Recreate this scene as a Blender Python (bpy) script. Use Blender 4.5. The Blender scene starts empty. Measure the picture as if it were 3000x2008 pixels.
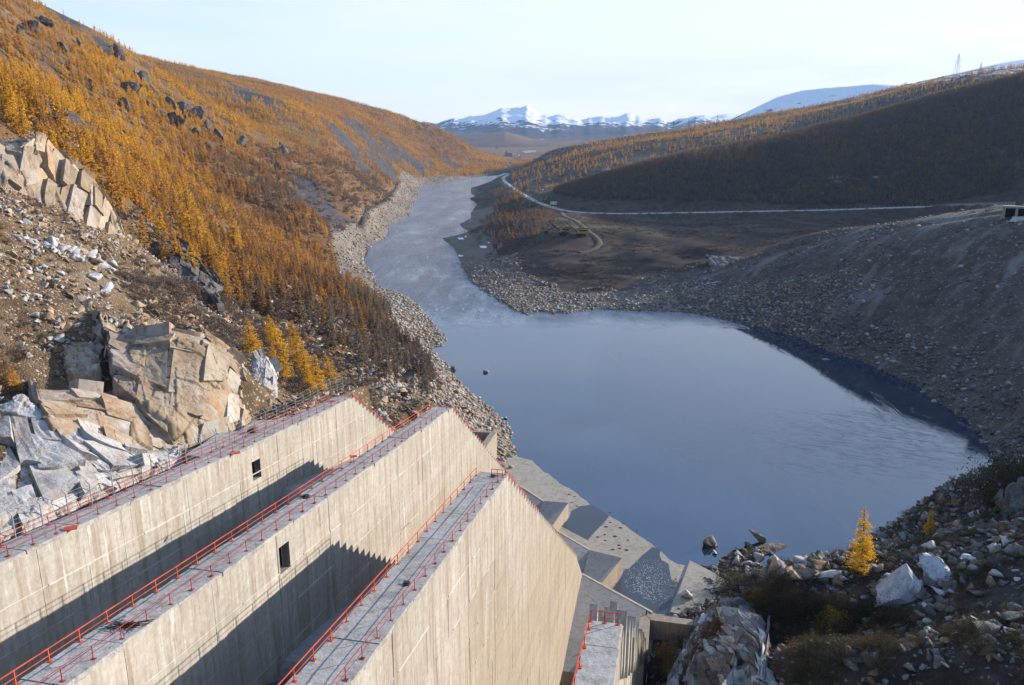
import bpy, math, random
import numpy as np
from mathutils import Vector, Matrix
rng = np.random.default_rng(7); random.seed(7)
sc = bpy.context.scene; COL = sc.collection

# ---------------------------------------------------------------- camera, sky, sun, exposure
H = 120.0; FPX = 2333.0; PITCH = math.radians(14.66)
cam = bpy.data.objects.new('camera', bpy.data.cameras.new('camera')); COL.objects.link(cam)
cam.location = (0, 0, H); cam.rotation_euler = (math.pi/2-PITCH, 0, 0)
cam.data.sensor_width = 36; cam.data.lens = 36*FPX/3000
cam.data.clip_start = 0.5; cam.data.clip_end = 60000
sc.camera = cam
SUN_AZ = math.radians(60.0); SUN_EL = math.radians(13.6)
world = bpy.data.worlds.new('World'); sc.world = world; world.use_nodes = True
wn = world.node_tree; wn.nodes.clear()
def wnode(t, **k):
    n = wn.nodes.new(t)
    for a, v in k.items(): setattr(n, a, v)
    return n
out = wnode('ShaderNodeOutputWorld'); bg = wnode('ShaderNodeBackground'); bg.inputs[1].default_value = 0.122
sky = wnode('ShaderNodeTexSky', sky_type='NISHITA', sun_disc=False)
sky.sun_elevation = SUN_EL; sky.sun_rotation = SUN_AZ
sky.altitude = 500; sky.air_density = 1.0; sky.dust_density = 0.6; sky.ozone_density = 1.6
# thin high overcast veil: whitens the sky towards the sun side and in soft streaks
tc = wnode('ShaderNodeTexCoord'); sep = wnode('ShaderNodeSeparateXYZ'); wn.links.new(tc.outputs['Generated'], sep.inputs[0])
mp = wnode('ShaderNodeMapping'); mp.inputs['Scale'].default_value = (2.2, 2.2, 16.0); wn.links.new(tc.outputs['Generated'], mp.inputs[0])
nz = wnode('ShaderNodeTexNoise'); nz.inputs['Scale'].default_value = 1.9; nz.inputs['Detail'].default_value = 6; nz.inputs['Roughness'].default_value = .55
wn.links.new(mp.outputs[0], nz.inputs['Vector'])
dot = wnode('ShaderNodeVectorMath', operation='DOT_PRODUCT'); dot.inputs[1].default_value = (math.sin(SUN_AZ), math.cos(SUN_AZ), 0)
wn.links.new(tc.outputs['Generated'], dot.inputs[0])
def wmath(op, a, b=None, clamp=False):
    n = wnode('ShaderNodeMath', operation=op, use_clamp=clamp)
    for i, v in enumerate((a, b)):
        if v is None: continue
        if isinstance(v, (int, float)): n.inputs[i].default_value = v
        else: wn.links.new(v, n.inputs[i])
    return n.outputs[0]
veil = wmath('ADD', wmath('MULTIPLY', dot.outputs['Value'], 0.55), wmath('MULTIPLY', wmath('SUBTRACT', nz.outputs['Fac'], 0.2), 1.15))
lowz = wmath('SUBTRACT', 1.0, wmath('MULTIPLY', sep.outputs[2], .5), True)
veil = wmath('MULTIPLY', wmath('ADD', veil, 0.16, True), wmath('MULTIPLY', lowz, 0.95), True)
mixw = wnode('ShaderNodeMix', data_type='RGBA'); wn.links.new(veil, mixw.inputs['Factor'])
wn.links.new(sky.outputs[0], mixw.inputs['A']); 
mixb = wnode('ShaderNodeMix', data_type='RGBA'); hz_ = wnode('ShaderNodeMapRange'); wn.links.new(sep.outputs[2], hz_.inputs[0])
hz_.inputs[1].default_value = .14; hz_.inputs[2].default_value = .48; wn.links.new(hz_.outputs[0], mixb.inputs['Factor'])
mixb.inputs['A'].default_value = (4.35, 4.45, 4.75, 1); mixb.inputs['B'].default_value = (2.6, 3.9, 6.5, 1); wn.links.new(mixb.outputs['Result'], mixw.inputs['B'])
wn.links.new(mixw.outputs['Result'], bg.inputs[0]); wn.links.new(bg.outputs[0], out.inputs[0])
sun = bpy.data.objects.new('sun', bpy.data.lights.new('sun', 'SUN')); COL.objects.link(sun)
sun.data.energy = 5.0; sun.data.angle = math.radians(0.53); sun.data.color = (1.0, 0.89, 0.74)
sd = Vector((math.sin(SUN_AZ)*math.cos(SUN_EL), math.cos(SUN_AZ)*math.cos(SUN_EL), math.sin(SUN_EL)))
sun.rotation_euler = sd.to_track_quat('Z', 'Y').to_euler(); sun.location = (400, 200, 600)
sc.view_settings.view_transform = 'Standard'; sc.view_settings.look = 'None'
sc.view_settings.exposure = 1.03; sc.view_settings.gamma = 1.0; sc.view_settings.use_curve_mapping = False
sc.cycles.max_bounces = 6; sc.cycles.diffuse_bounces = 2; sc.cycles.glossy_bounces = 3
sc.cycles.transmission_bounces = 3; sc.cycles.transparent_max_bounces = 8; sc.cycles.volume_bounces = 0
sc.cycles.use_denoising = True; sc.cycles.caustics_reflective = False; sc.cycles.caustics_refractive = False

# ---------------------------------------------------------------- helpers
CF = np.array([0, math.cos(PITCH), -math.sin(PITCH)]); CU = np.array([0, math.sin(PITCH), math.cos(PITCH)])
def ray(px, py):
    return CF + (px-1500)/FPX*np.array([1., 0, 0]) - (py-1004)/FPX*CU
def atz(px, py, z=0.):
    d = ray(px, py); return np.array([0, 0, H]) + d*((z-H)/d[2])
def aty(px, py, y):
    d = ray(px, py); return np.array([0, 0, H]) + d*(y/d[1])
CA = math.radians(11.95)                      # heading of the spillway bays
EU = np.array([math.sin(CA), math.cos(CA), 0]); EV = np.array([math.cos(CA), -math.sin(CA), 0])
def uv(u, v, z=0.): return u*EU + v*EV + np.array([0, 0, z])
def hash2(ix, iy, s):
    h = (ix*374761393 + iy*668265263 + s*1274126177) & 0xffffffff
    h = ((h ^ (h >> 13))*1274126177) & 0xffffffff
    return (h ^ (h >> 16)) & 0xffffffff
def perlin(x, y, s=0):
    x0 = np.floor(x); y0 = np.floor(y); fx = x-x0; fy = y-y0
    ix = x0.astype(np.int64); iy = y0.astype(np.int64)
    def g(dx, dy):
        a = hash2(ix+dx, iy+dy, s)*(2*math.pi/4294967296.)
        return np.cos(a)*(fx-dx) + np.sin(a)*(fy-dy)
    u = fx*fx*fx*(fx*(fx*6-15)+10); w = fy*fy*fy*(fy*(fy*6-15)+10)
    a = g(0, 0); b = g(1, 0); c = g(0, 1); d = g(1, 1)
    return (a+(b-a)*u)*(1-w) + (c+(d-c)*u)*w
def fbm(x, y, wl, octv=4, s=0, gain=.5):
    t = 0.; a = 1.
    for i in range(octv):
        f = 2.**i/wl
        t = t + a*perlin(x*f+17.3*i, y*f-9.1*i, s+i); a *= gain
    return t
def sstep(a, b, x):
    t = np.clip((x-a)/(b-a), 0, 1); return t*t*(3-2*t)
def mesh_np(name, V, F, smooth=False):
    me = bpy.data.meshes.new(name); V = np.asarray(V, np.float32); F = np.asarray(F, np.int32)
    me.vertices.add(len(V)); me.vertices.foreach_set('co', V.ravel())
    n = F.shape[1]; me.loops.add(F.size); me.loops.foreach_set('vertex_index', F.ravel())
    me.polygons.add(len(F)); me.polygons.foreach_set('loop_start', np.arange(0, F.size, n, dtype=np.int32))
    if smooth: me.polygons.foreach_set('use_smooth', np.ones(len(F), bool))
    me.update(calc_edges=True); me.validate(); return me
def vattr(me, name, arr):
    a = me.attributes.new(name, 'FLOAT', 'POINT'); a.data.foreach_set('value', np.asarray(arr, np.float32))
def link(name, me, parent=None, mat=None, loc=None):
    o = bpy.data.objects.new(name, me); COL.objects.link(o)
    if parent is not None: o.parent = parent
    if mat is not None and me is not None and len(me.materials) == 0: me.materials.append(mat)
    if loc is not None: o.location = tuple(loc)
    return o
def tag(o, label=None, cat=None, group=None, kind=None):
    if label: o['label'] = label
    if cat: o['category'] = cat
    if group: o['group'] = group
    if kind: o['kind'] = kind
    return o
def empty(name, loc, rz=0.):
    o = bpy.data.objects.new(name, None); COL.objects.link(o); o.location = tuple(loc); o.rotation_euler = (0, 0, rz)
    o.empty_display_size = .5; return o
# ---------------------------------------------------------------- node material helper
class NM:
    def __init__(s, name):
        s.m = bpy.data.materials.new(name); s.m.use_nodes = True; s.t = s.m.node_tree; s.t.nodes.clear()
        s.out = s.n('ShaderNodeOutputMaterial')
    def n(s, t, **k):
        x = s.t.nodes.new(t)
        for a, v in k.items(): setattr(x, a, v)
        return x
    def put(s, sock, v):
        if v is None: return
        if isinstance(v, bpy.types.NodeSocket): s.t.links.new(v, sock)
        elif isinstance(v, tuple) and len(v) == 3 and sock.type == 'RGBA': sock.default_value = (*v, 1)
        else: sock.default_value = v
    def math(s, op, a, b=None, c=None, clamp=False):
        x = s.n('ShaderNodeMath', operation=op, use_clamp=clamp)
        for i, v in enumerate((a, b, c)): s.put(x.inputs[i], v)
        return x.outputs[0]
    def mix(s, f, a, b, blend='MIX'):
        x = s.n('ShaderNodeMix', data_type='RGBA', blend_type=blend)
        s.put(x.inputs['Factor'], f); s.put(x.inputs['A'], a); s.put(x.inputs['B'], b); return x.outputs['Result']
    def attr(s, name, typ='GEOMETRY'):
        x = s.n('ShaderNodeAttribute', attribute_name=name, attribute_type=typ); return x.outputs['Fac']
    def pos(s):
        return s.n('ShaderNodeNewGeometry').outputs['Position']
    def obj(s):
        return s.n('ShaderNodeTexCoord').outputs['Object']
    def mapping(s, v, scale=(1, 1, 1), rot=(0, 0, 0), loc=(0, 0, 0)):
        x = s.n('ShaderNodeMapping'); s.put(x.inputs['Vector'], v)
        x.inputs['Scale'].default_value = scale; x.inputs['Rotation'].default_value = rot; x.inputs['Location'].default_value = loc
        return x.outputs[0]
    def noise(s, v, scale, detail=4, rough=.55, dist=0., col=False):
        x = s.n('ShaderNodeTexNoise'); s.put(x.inputs['Vector'], v); x.inputs['Scale'].default_value = scale
        x.inputs['Detail'].default_value = detail; x.inputs['Roughness'].default_value = rough; x.inputs['Distortion'].default_value = dist
        return x.outputs['Color' if col else 'Fac']
    def voro(s, v, scale, feature='F1', out='Distance', rnd=1.):
        x = s.n('ShaderNodeTexVoronoi', feature=feature); s.put(x.inputs['Vector'], v); x.inputs['Scale'].default_value = scale
        x.inputs['Randomness'].default_value = rnd; return x.outputs[out]
    def ramp(s, f, stops, interp='LINEAR'):
        x = s.n('ShaderNodeValToRGB'); s.put(x.inputs[0], f); e = x.color_ramp.elements; x.color_ramp.interpolation = interp
        while len(e) < len(stops): e.new(.5)
        for q, (p, c) in zip(e, stops):
            q.position = p; q.color = (*c, 1) if isinstance(c, tuple) else (c, c, c, 1)
        return x.outputs[0]
    def lin(s, f, a, b, lo=0., hi=1.):
        x = s.n('ShaderNodeMapRange'); s.put(x.inputs[0], f); x.inputs[1].default_value = a; x.inputs[2].default_value = b
        x.inputs[3].default_value = lo; x.inputs[4].default_value = hi; return x.outputs[0]
    def bump(s, h, strength=.5, dist=1., nrm=None):
        x = s.n('ShaderNodeBump'); s.put(x.inputs['Height'], h); x.inputs['Strength'].default_value = strength
        x.inputs['Distance'].default_value = dist; s.put(x.inputs['Normal'], nrm); return x.outputs[0]
    def rand(s): return s.n('ShaderNodeObjectInfo').outputs['Random']
    def done(s, col, rough=.9, nrm=None, spec=.2, trans=None, **k):
        b = s.n('ShaderNodeBsdfPrincipled'); s.put(b.inputs['Base Color'], col); s.put(b.inputs['Roughness'], rough)
        s.put(b.inputs['Normal'], nrm); b.inputs['Specular IOR Level'].default_value = spec
        for a, v in k.items(): s.put(b.inputs[a], v)
        o = b.outputs[0]
        if trans is not None:
            tr = s.n('ShaderNodeBsdfTranslucent'); s.put(tr.inputs[0], col)
            mx = s.n('ShaderNodeMixShader'); mx.inputs[0].default_value = trans
            s.t.links.new(o, mx.inputs[1]); s.t.links.new(tr.outputs[0], mx.inputs[2]); o = mx.outputs[0]
        s.t.links.new(o, s.out.inputs[0]); return s.m

# ---------------------------------------------------------------- the valley: shorelines, control heights, height function
LSH = [(1478,508),(1461,514),(1385,520),(1299,535),(1248,544),(1222,555),(1224,576),(1203,602),(1207,614),(1192,632),(1158,649),
 (1124,664),(1139,672),(1128,696),(1092,715),(1064,743),(1068,773),(1092,805),(1115,845),(1171,862),(1218,892),(1246,926),(1273,952),
 (1290,978),(1305,995),(1295,1012),(1256,1024),(1278,1042),(1308,1072),(1325,1102),(1355,1136),(1385,1161),(1423,1189),(1459,1226),
 (1491,1255),(1493,1285),(1508,1324),(1490,1380)]
RSH = [(1500,507),(1468,516),(1440,530),(1400,545),(1380,550),(1378,566),(1392,575),(1376,582),(1397,597),(1380,623),(1378,640),(1346,657),(1355,668),(1387,685),
 (1355,691),(1295,698),(1329,726),(1342,756),(1359,790),(1385,828),(1427,858),(1470,884),(1509,909),(1547,922),(1577,911),(1628,920),
 (1692,914),(1748,905),(1812,909),(1897,911),(2000,914),(2085,926),(2231,961),(2342,988),(2427,1029),(2543,1065),(2598,1093),(2692,1131),
 (2726,1166),(2786,1200),(2825,1226),(2876,1277),(2910,1337)]
shl = [atz(*p)[:2] for p in LSH]; shr = [atz(*p)[:2] for p in RSH]
near_shore = [(170,250),(140,222),(108,206),(86,199),(74,203),(68.5,207)] + [tuple(atz(*p)[:2]) for p in [(2316,1599),(2256,1590),(2200,1606),(2150,1612),(2113,1637),(2108,1656),(2064,1660)]] + [(40,196),(20,214),(0,240)]
POLY = np.array(shl[::-1][0:0] + shl + [np.array(q) for q in near_shore[::-1]] + shr[::-1])
def sdist(x, y):
    d2 = np.full(x.shape, 1e12); ins = np.zeros(x.shape, bool)
    P = POLY; Q = np.roll(P, -1, 0)
    for (ax, ay), (bx, by) in zip(P, Q):
        ex, ey = bx-ax, by-ay; L = ex*ex+ey*ey+1e-9
        t = np.clip(((x-ax)*ex+(y-ay)*ey)/L, 0, 1)
        d2 = np.minimum(d2, (x-ax-t*ex)**2 + (y-ay-t*ey)**2)
        if abs(ey) > 1e-9: ins ^= ((ay > y) != (by > y)) & (x < ex*(y-ay)/ey+ax)
    d = np.sqrt(d2); return np.where(ins, -d, d)
CP = [aty(*p) for p in [
 (-60,-100,850),(100,0,1000),(250,75,1100),(380,150,1200),(-300,-200,700),
 (420,170,2300),(600,226,2400),(870,262,2500),(1000,308,2700),(1100,338,2900),(1230,364,3100),(1330,405,3200),(1400,450,3250),(1450,480,3300),
 (1150,408,2300),(1150,480,1900),(1150,530,1700),(1300,500,2500),(1000,383,1700),(1000,494,1200),(1000,570,1000),(1000,800,650),(900,500,1050),(900,620,780),(900,380,1500),
 (700,935,300),(700,770,400),(700,622,600),(700,440,1000),(700,315,1500),(550,300,1300),(550,480,720),(550,680,380),
 (400,760,200),(400,540,400),(400,361,700),(400,225,1000),(200,240,680),(100,420,220),(100,275,400),(100,120,700),(250,470,260),
 (0,1500,80),(0,1250,95),(0,1100,110),(0,850,130),(0,640,160),(0,450,190),(200,1400,92),(200,1200,110),(400,1290,113),(600,1285,118),(600,930,140),(400,960,140),
 (350,700,230),(250,560,215),(800,1180,150),(800,1080,185),(800,900,260),(960,830,420),(1000,1000,300),(1150,1150,250),(1100,1220,200),(1250,1180,235),(1330,1230,235),(1030,1130,235),(1180,1010,350),(1080,950,400),
 (2330,760,560),(2560,740,500),(2800,690,480),(3000,650,470),(2200,700,730),(2700,660,650),(2000,625,1040),(2500,610,1000),(3000,605,950),(3150,600,900),
 (1700,560,1150),(1850,510,1180),(2000,478,1180),(2340,408,1230),(2640,325,1270),(2900,262,1270),
 (1700,428,3000),(2000,382,3500),(2400,312,3500),(2750,234,3200),(3000,172,3000),(1800,422,2700),(1900,402,2750),(2000,396,2700),(2200,362,2700),(2400,330,2700),(2600,282,2600),(2750,250,2700),(1600,445,2700),(1500,490,2600),(1500,545,1700),(1620,470,2200),(1750,500,1600),(2000,420,1900),(2400,340,2100),(2900,215,2000),
 (1650,680,800),(1560,640,950),(1480,640,960),(1480,560,1500),(1600,730,720),(1800,740,700),(2000,770,640),(2080,735,700),(1450,760,760),(1800,650,930),
 (2200,640,930),(1700,612,1060),(1640,600,1130),
 # right foreground slope
 (2640,1555,166),(2750,1430,160),(2880,1390,150),(3000,1350,150),(2510,1685,145),(2400,1700,142),(2300,1745,138),(2200,1800,125),(2070,1850,110),(2000,1960,98),
 (2650,1650,130),(2900,1500,120),(3000,1600,95),(2600,1850,88),(2300,1900,92),(2950,1950,70),(2200,2000,84),(2440,1640,160),
 ]]
CP += [np.array(p, float) for p in [
 (58,152,18),(52,160,5),(48,168,3),(35,150,6),(24,140,6),(62,178,4),(70,188,2.5),(56,182,3),(95,185,16),(100,196,2),(130,205,8),
 (150,200,62),(210,195,80),(200,260,40),(230,300,34),(262,330,44),(300,200,90),(120,80,80),(180,60,95),  # includes an unseen spur on the right, added to shade the near slope
 # off-frame mountain that the sun stands behind
 (180,1500,36),(260,1520,48),(400,1560,70),(550,1620,98),(700,1680,128),(850,1740,155),(120,1480,28),
 (860,1290,222),(960,1150,242),(980,1000,242),(930,850,238),(900,600,205),(850,300,190),(700,700,110),(620,450,95),(600,250,110),(1300,800,225),(1200,300,225),(1500,1300,225),(2200,1800,250),(900,-200,200),(400,-100,170),
 # behind the ridges, valley floor downstream
 (-1500,2600,380),(-900,1500,270),(-1100,1000,300),(-700,500,240),(-420,250,190),(-300,120,160),(-700,3600,200),(-300,4200,60),(0,3900,12),(250,4000,14),(0,4800,14),(500,6500,20),(-600,6500,20),(900,5200,40),(2000,5500,90),(3500,5000,250),(3000,3000,380),(700,4300,80),(1300,4300,170),(1900,4200,230),(2500,4000,330),
 (30,2700,9),(60,3000,9),(-30,3050,9),(-120,2900,12),(100,3300,12),(0,2550,4),(-2500,7000,120),(3000,9000,30),(-2500,12000,30),(0,12000,25),(4000,14000,40),(-4000,14000,40),(0,20000,40),(6000,20000,50),(-6000,20000,50),(-3000,3000,420),
 (-150,60,120),(-60,40,90),(-40,55,82),
 ]]
for q, zz, dz in [(30,84,0),(60,78,0),(90,74.5,0),(120,70.5,0),(140,67,0)]: CP += [uv(q,-68,zz), uv(q,-62,zz-4)]
for u_, v_, z_ in [(150,-55,30),(180,-62,40),(215,-66,26),(240,-66,14),(262,-62,5),(275,-58,2),(100,-40,10),(150,-30,0),(200,-20,0),(160,-8,0),(120,-8,5),(80,-8,10),(60,-10,10),(40,-30,20),(250,-45,0),(110,-1,8),(140,1,7),(160,4,6),(92,1.5,10),(70,0,16)]: CP.append(uv(u_, v_, z_))
CP = np.array(CP)
cpphi = np.arctan2(CP[:,0], CP[:,1]); cpr = np.hypot(CP[:,0], CP[:,1]); cps = CP[:,2]/cpr
shp = np.array([p for p in POLY]); shphi = np.arctan2(shp[:,0], shp[:,1]); shr_ = np.hypot(shp[:,0], shp[:,1])
KX = np.concatenate([cpphi, shphi]); KY = np.concatenate([np.log(cpr), np.log(shr_)]); KS = np.concatenate([cps, np.full(len(shp), .3)/shr_])
def tps(r2): return np.where(r2 > 1e-12, .5*r2*np.log(np.maximum(r2, 1e-12)), 0.)
nK = len(KX); A = np.zeros((nK+3, nK+3)); A[:nK,:nK] = tps((KX[:,None]-KX)**2+(KY[:,None]-KY)**2) + np.eye(nK)*2e-4
A[:nK,nK:] = np.stack([np.ones(nK), KX, KY], 1); A[nK:,:nK] = A[:nK,nK:].T
WK = np.linalg.solve(A, np.concatenate([KS, np.zeros(3)]))
def zbase(x, y):
    ph = np.arctan2(x, y); r = np.hypot(x, y); L = np.log(r); s = WK[nK]+WK[nK+1]*ph+WK[nK+2]*L
    for i in range(nK): s = s + WK[i]*tps((ph-KX[i])**2+(L-KY[i])**2)
    return s*r
def left_of_river(x, y):      # >0 left bank, measured against a centreline
    yy = np.array([0,190,266,330,460,560,700,860,1013,1183,1490,1880,2540,3500]); xx = np.array([-2,20,40,60,70,20,-90,-105,-90,-110,-125,-140,-60,40])
    return np.interp(y, yy, xx)-x
ZA0 = 75.76
def in_spill(x, y):
    u = x*EU[0]+y*EU[1]; v = x*EV[0]+y*EV[1]
    return u, v
def height(x, y, spacing=1.):
    x = np.asarray(x, float); y = np.asarray(y, float); r = np.hypot(x, y)
    z = zbase(x, y); d = np.full(x.shape, 1e4); m = r < 4000
    d[m] = sdist(x[m], y[m])
    lf = left_of_river(x, y); dd = np.maximum(d, 0)
    u = x*EU[0]+y*EU[1]; v = x*EV[0]+y*EV[1]
    left = sstep(0, 20, lf)
    rough = sstep(6, 60, dd)*np.where(r < 4500, 1., .0)
    rough = rough*np.where(lf > 0, 1., .3+.35*sstep(60, 160, z))
    for wl, a in ((420, 14), (170, 5.5), (70, 2.4), (28, 1.0), (11, .5), (4.5, .22)):
        k = sstep(1.2, 3.0, wl/np.maximum(spacing, .05))
        z = z + rough*k*a*np.minimum(1., r/260. if wl > 60 else 1.)*perlin(x/wl+31, y/wl-12, int(wl))*1.3
    # gullies running down the left hill
    g = np.abs(perlin(x/260.+.35*perlin(x/90., y/90., 3), (y*.8-x*.6)/70., 41))
    z = z - left*sstep(250, 600, r)*sstep(30, 160, dd)*9*(1-sstep(0, .22, g))*(r < 4000)
    # moraine ribs on the right gravel slope
    rr = (1-left)*sstep(250, 330, r)*(1-sstep(620, 760, r))*sstep(12, 60, dd)
    z = z + rr*(2.6*perlin((x*.55+y*.83)/26., (x*.83-y*.55)/120., 51)+1.3*perlin((x*.55+y*.83)/9., (x*.83-y*.55)/50., 52))
    for mx, my, mr, mh in ((168,712,30,8),(120,690,24,5),(205,740,26,6),(52,795,30,3.5),(130,765,22,4),(330,700,40,6),(250,640,25,4)):
        e2 = ((x-mx)**2+(y-my)**2*.5)/mr**2; z = z+mh*np.exp(-e2**1.5)
    bank_lo = .06+.05*np.minimum(dd, 60); bank_hi = .25+.55*dd+np.maximum(dd-10, 0)**2*.2
    zo = np.clip(z, np.where(r < 3600, bank_lo, -1e3), np.where(r < 3600, bank_hi+np.where(dd > 150, 1e3, 0), 1e4))
    z = np.where(d > 0, zo, -.15-np.minimum(.25*(-d), 4))
    # level ground for the concrete platform behind the farthest wall
    pl = sstep(-74, -70.5, v)*(1-sstep(-64, -63, v))*sstep(92, 100, u)*(1-sstep(158, 166, u)); z = z*(1-pl)+(ZA0-.1305*(u-95.69)-1.5)*pl
    ap = sstep(181, 187, u-.83*(v-3))*(1-sstep(19, 22, v))*(1-sstep(262, 268, u+np.maximum(0, (v+60))*.95+np.where(v > -60, 0, 0)))*sstep(-6, -2, v); z = z*(1-ap)+np.minimum(z, .4)*ap
    # cut for the spillway
    sp = sstep(-66.5, -64., v)*(1-sstep(-4, -1, v))*(1-sstep(262, 268, u+np.maximum(0, (v+60))*.95))
    z = z*(1-sp) + np.minimum(z, -4.)*sp
    return np.maximum(z, -6.), d
# ---------------------------------------------------------------- terrain mesh: a polar sheet that thins out with distance
def axis_az():
    a = np.concatenate([np.linspace(-62, -36, 60, endpoint=False), np.linspace(-36, 36, NAZ, endpoint=False), np.linspace(36, 110, 110)])
    return np.radians(a)
NAZ = 820
def axis_r():
    out = [38.]
    while out[-1] < 16000:
        r = out[-1]; k = .0042 if r < 330 else (.0075 if r < 1400 else (.010 if r < 4000 else .03)); out.append(r*(1+k))
    return np.array(out)
az = axis_az(); rr_ = axis_r(); NA, NR = len(az), len(rr_)
R2, A2 = np.meshgrid(rr_, az, indexing='ij'); TX = R2*np.sin(A2); TY = R2*np.cos(A2)
SP = np.repeat(np.gradient(rr_)[:,None], NA, 1)
TZ, TD = height(TX.ravel(), TY.ravel(), SP.ravel()); TZ = TZ.reshape(NR, NA); TD = TD.reshape(NR, NA)
print('terrain grid', NR, NA)
def grid_interp(G):
    lr = np.log(rr_)
    def f(x, y):
        p = np.arctan2(x, y); q = np.log(np.maximum(np.hypot(x, y), rr_[0]+.01))
        i = np.clip(np.searchsorted(lr, q)-1, 0, NR-2); j = np.clip(np.searchsorted(az, p)-1, 0, NA-2)
        a = np.clip((q-lr[i])/(lr[i+1]-lr[i]), 0, 1); b = np.clip((p-az[j])/(az[j+1]-az[j]), 0, 1)
        return (G[i,j]*(1-b)+G[i,j+1]*b)*(1-a)+(G[i+1,j]*(1-b)+G[i+1,j+1]*b)*a
    return f
zat = grid_interp(TZ); dat = grid_interp(TD)

def hit(px, py, r0=45., r1=8000.):
    """where the sight line through a pixel meets the ground"""
    d = ray(px, py); h = math.hypot(d[0], d[1]); rs = np.exp(np.linspace(math.log(r0), math.log(r1), 1500))
    x = d[0]/h*rs; y = d[1]/h*rs; z = H+d[2]/h*rs; g = zat(x, y); k = np.where(z < g)[0]
    i = k[0] if len(k) else len(rs)-1
    if i > 0:
        a, b = z[i-1]-g[i-1], z[i]-g[i]; t = a/(a-b) if a != b else 0; rr = rs[i-1]+(rs[i]-rs[i-1])*t
    else: rr = rs[0]
    return np.array([d[0]/h*rr, d[1]/h*rr, H+d[2]/h*rr])
def smooth_line(P, step, it=6):
    P = np.array(P); s = np.concatenate([[0], np.cumsum(np.hypot(*(np.diff(P[:,:2], axis=0)).T))]); t = np.arange(0, s[-1], step)
    Q = np.stack([np.interp(t, s, P[:,k]) for k in range(3)], 1)
    for _ in range(it): Q[1:-1] = (Q[:-2]+2*Q[1:-1]+Q[2:])/4
    return Q
road_px = [(1490,511),(1473,521),(1480,534),(1505,553),(1526,568),(1552,581),(1577,594),(1609,605),(1641,616),(1690,623),(1727,626),(1800,627),(2000,624),(2235,619),(2449,616),(2598,609),(2769,605),(3000,603)]
ROAD = smooth_line([hit(*p, r0=300) for p in road_px], 12., 14)
track_px = [(1638,615),(1652,634),(1684,645),(1701,658),(1718,673),(1744,692),(1758,705),(1755,720),(1735,733),(1690,742)]
TRACK = smooth_line([hit(*p, r0=300) for p in track_px], 6., 5)
ltrack_px = [(1172,530),(1160,552),(1141,576),(1110,600),(1077,615),(1066,640),(1056,670)]
LTRACK = smooth_line([hit(*p, r0=300) for p in ltrack_px], 8., 5)
PX_, PY_ = TX.ravel(), TY.ravel(); TZf = TZ.ravel()
for line, w in ((ROAD, 9.), (TRACK, 4.), (LTRACK, 4.)):
    m = np.where((PX_ > line[:,0].min()-30) & (PX_ < line[:,0].max()+30) & (PY_ > line[:,1].min()-30) & (PY_ < line[:,1].max()+30))[0]
    d2 = np.full(len(m), 1e9); zz = np.zeros(len(m))
    for q in line:
        e = (PX_[m]-q[0])**2+(PY_[m]-q[1])**2; k = e < d2; d2[k] = e[k]; zz[k] = q[2]
    f = 1-sstep(w, w*2.6, np.sqrt(d2)); TZf[m] = TZf[m]*(1-f)+(zz-.35)*f
TZ = TZf.reshape(NR, NA); zat = grid_interp(TZ)
# ---------------------------------------------------------------- ground materials
def ground_mat(name, cols, sc1=.03, sc2=.25, speck=None, bumpd=.25, fine=3., rough=.95):
    k = NM(name); p = k.pos()
    a = k.noise(p, sc1, 5, .6); b = k.noise(p, sc2, 6, .65); c = k.noise(p, fine, 5, .7)
    f = k.math('ADD', k.math('MULTIPLY', a, .5), k.math('ADD', k.math('MULTIPLY', b, .35), k.math('MULTIPLY', c, .15)))
    f = k.lin(f, .34, .66)
    n = len(cols)-1; col = k.ramp(f, [(i/n, q) for i, q in enumerate(cols)])
    h = k.math('ADD', k.math('MULTIPLY', b, 1.), k.math('MULTIPLY', c, .35))
    if speck:
        sc_, cs, th = speck
        v = k.voro(p, sc_, out='Color'); sx = k.n('ShaderNodeSeparateColor'); k.put(sx.inputs[0], v)
        m = k.math('GREATER_THAN', sx.outputs[0], th); e = k.voro(p, sc_, 'DISTANCE_TO_EDGE')
        m = k.math('MULTIPLY', m, k.math('GREATER_THAN', e, .12))
        col = k.mix(m, col, k.mix(sx.outputs[1], cs[0], cs[1])); h = k.math('ADD', h, k.math('MULTIPLY', k.math('MINIMUM', e, .3), 1.2))
    return k.done(col, rough, k.bump(h, .8, bumpd), .1)
M = {}
M['forest_floor'] = ground_mat('forest_floor', [(.055,.045,.04),(.10,.06,.03),(.19,.095,.03),(.14,.075,.03),(.20,.15,.10)], .02, .15, None, .5)
M['rocky'] = ground_mat('rocky_soil', [(.045,.032,.022),(.08,.055,.035),(.125,.085,.05),(.175,.13,.085),(.14,.12,.10)], .05, .35, (1.9, ((.26,.18,.10),(.34,.32,.30)), .78), .45)
M['cobble'] = ground_mat('cobble_bank', [(.10,.08,.062),(.155,.125,.095),(.21,.175,.14),(.17,.15,.13)], .04, .3, (.9, ((.16,.13,.095),(.30,.27,.24)), .5), .4)
M['gravel'] = ground_mat('gravel_slope', [(.05,.04,.036),(.075,.06,.052),(.10,.083,.073),(.13,.115,.105)], .02, .16, (.75, ((.10,.085,.075),(.22,.21,.21)), .8), .4)
k = NM('gravel_slope'); p = k.pos(); q = k.mapping(k.mapping(p, (1,1,1), (0, 0, -.46)), (.014, .085, .05))
st_ = k.noise(q, 1., 5, .6, .3); b = k.noise(p, .16, 6, .65); c = k.noise(p, 1.6, 5, .7)
col = k.ramp(k.math('ADD', k.math('MULTIPLY', b, .6), k.math('MULTIPLY', c, .4)), [(.36, (.062,.047,.038)), (.5, (.098,.077,.063)), (.66, (.145,.12,.103))])
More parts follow.
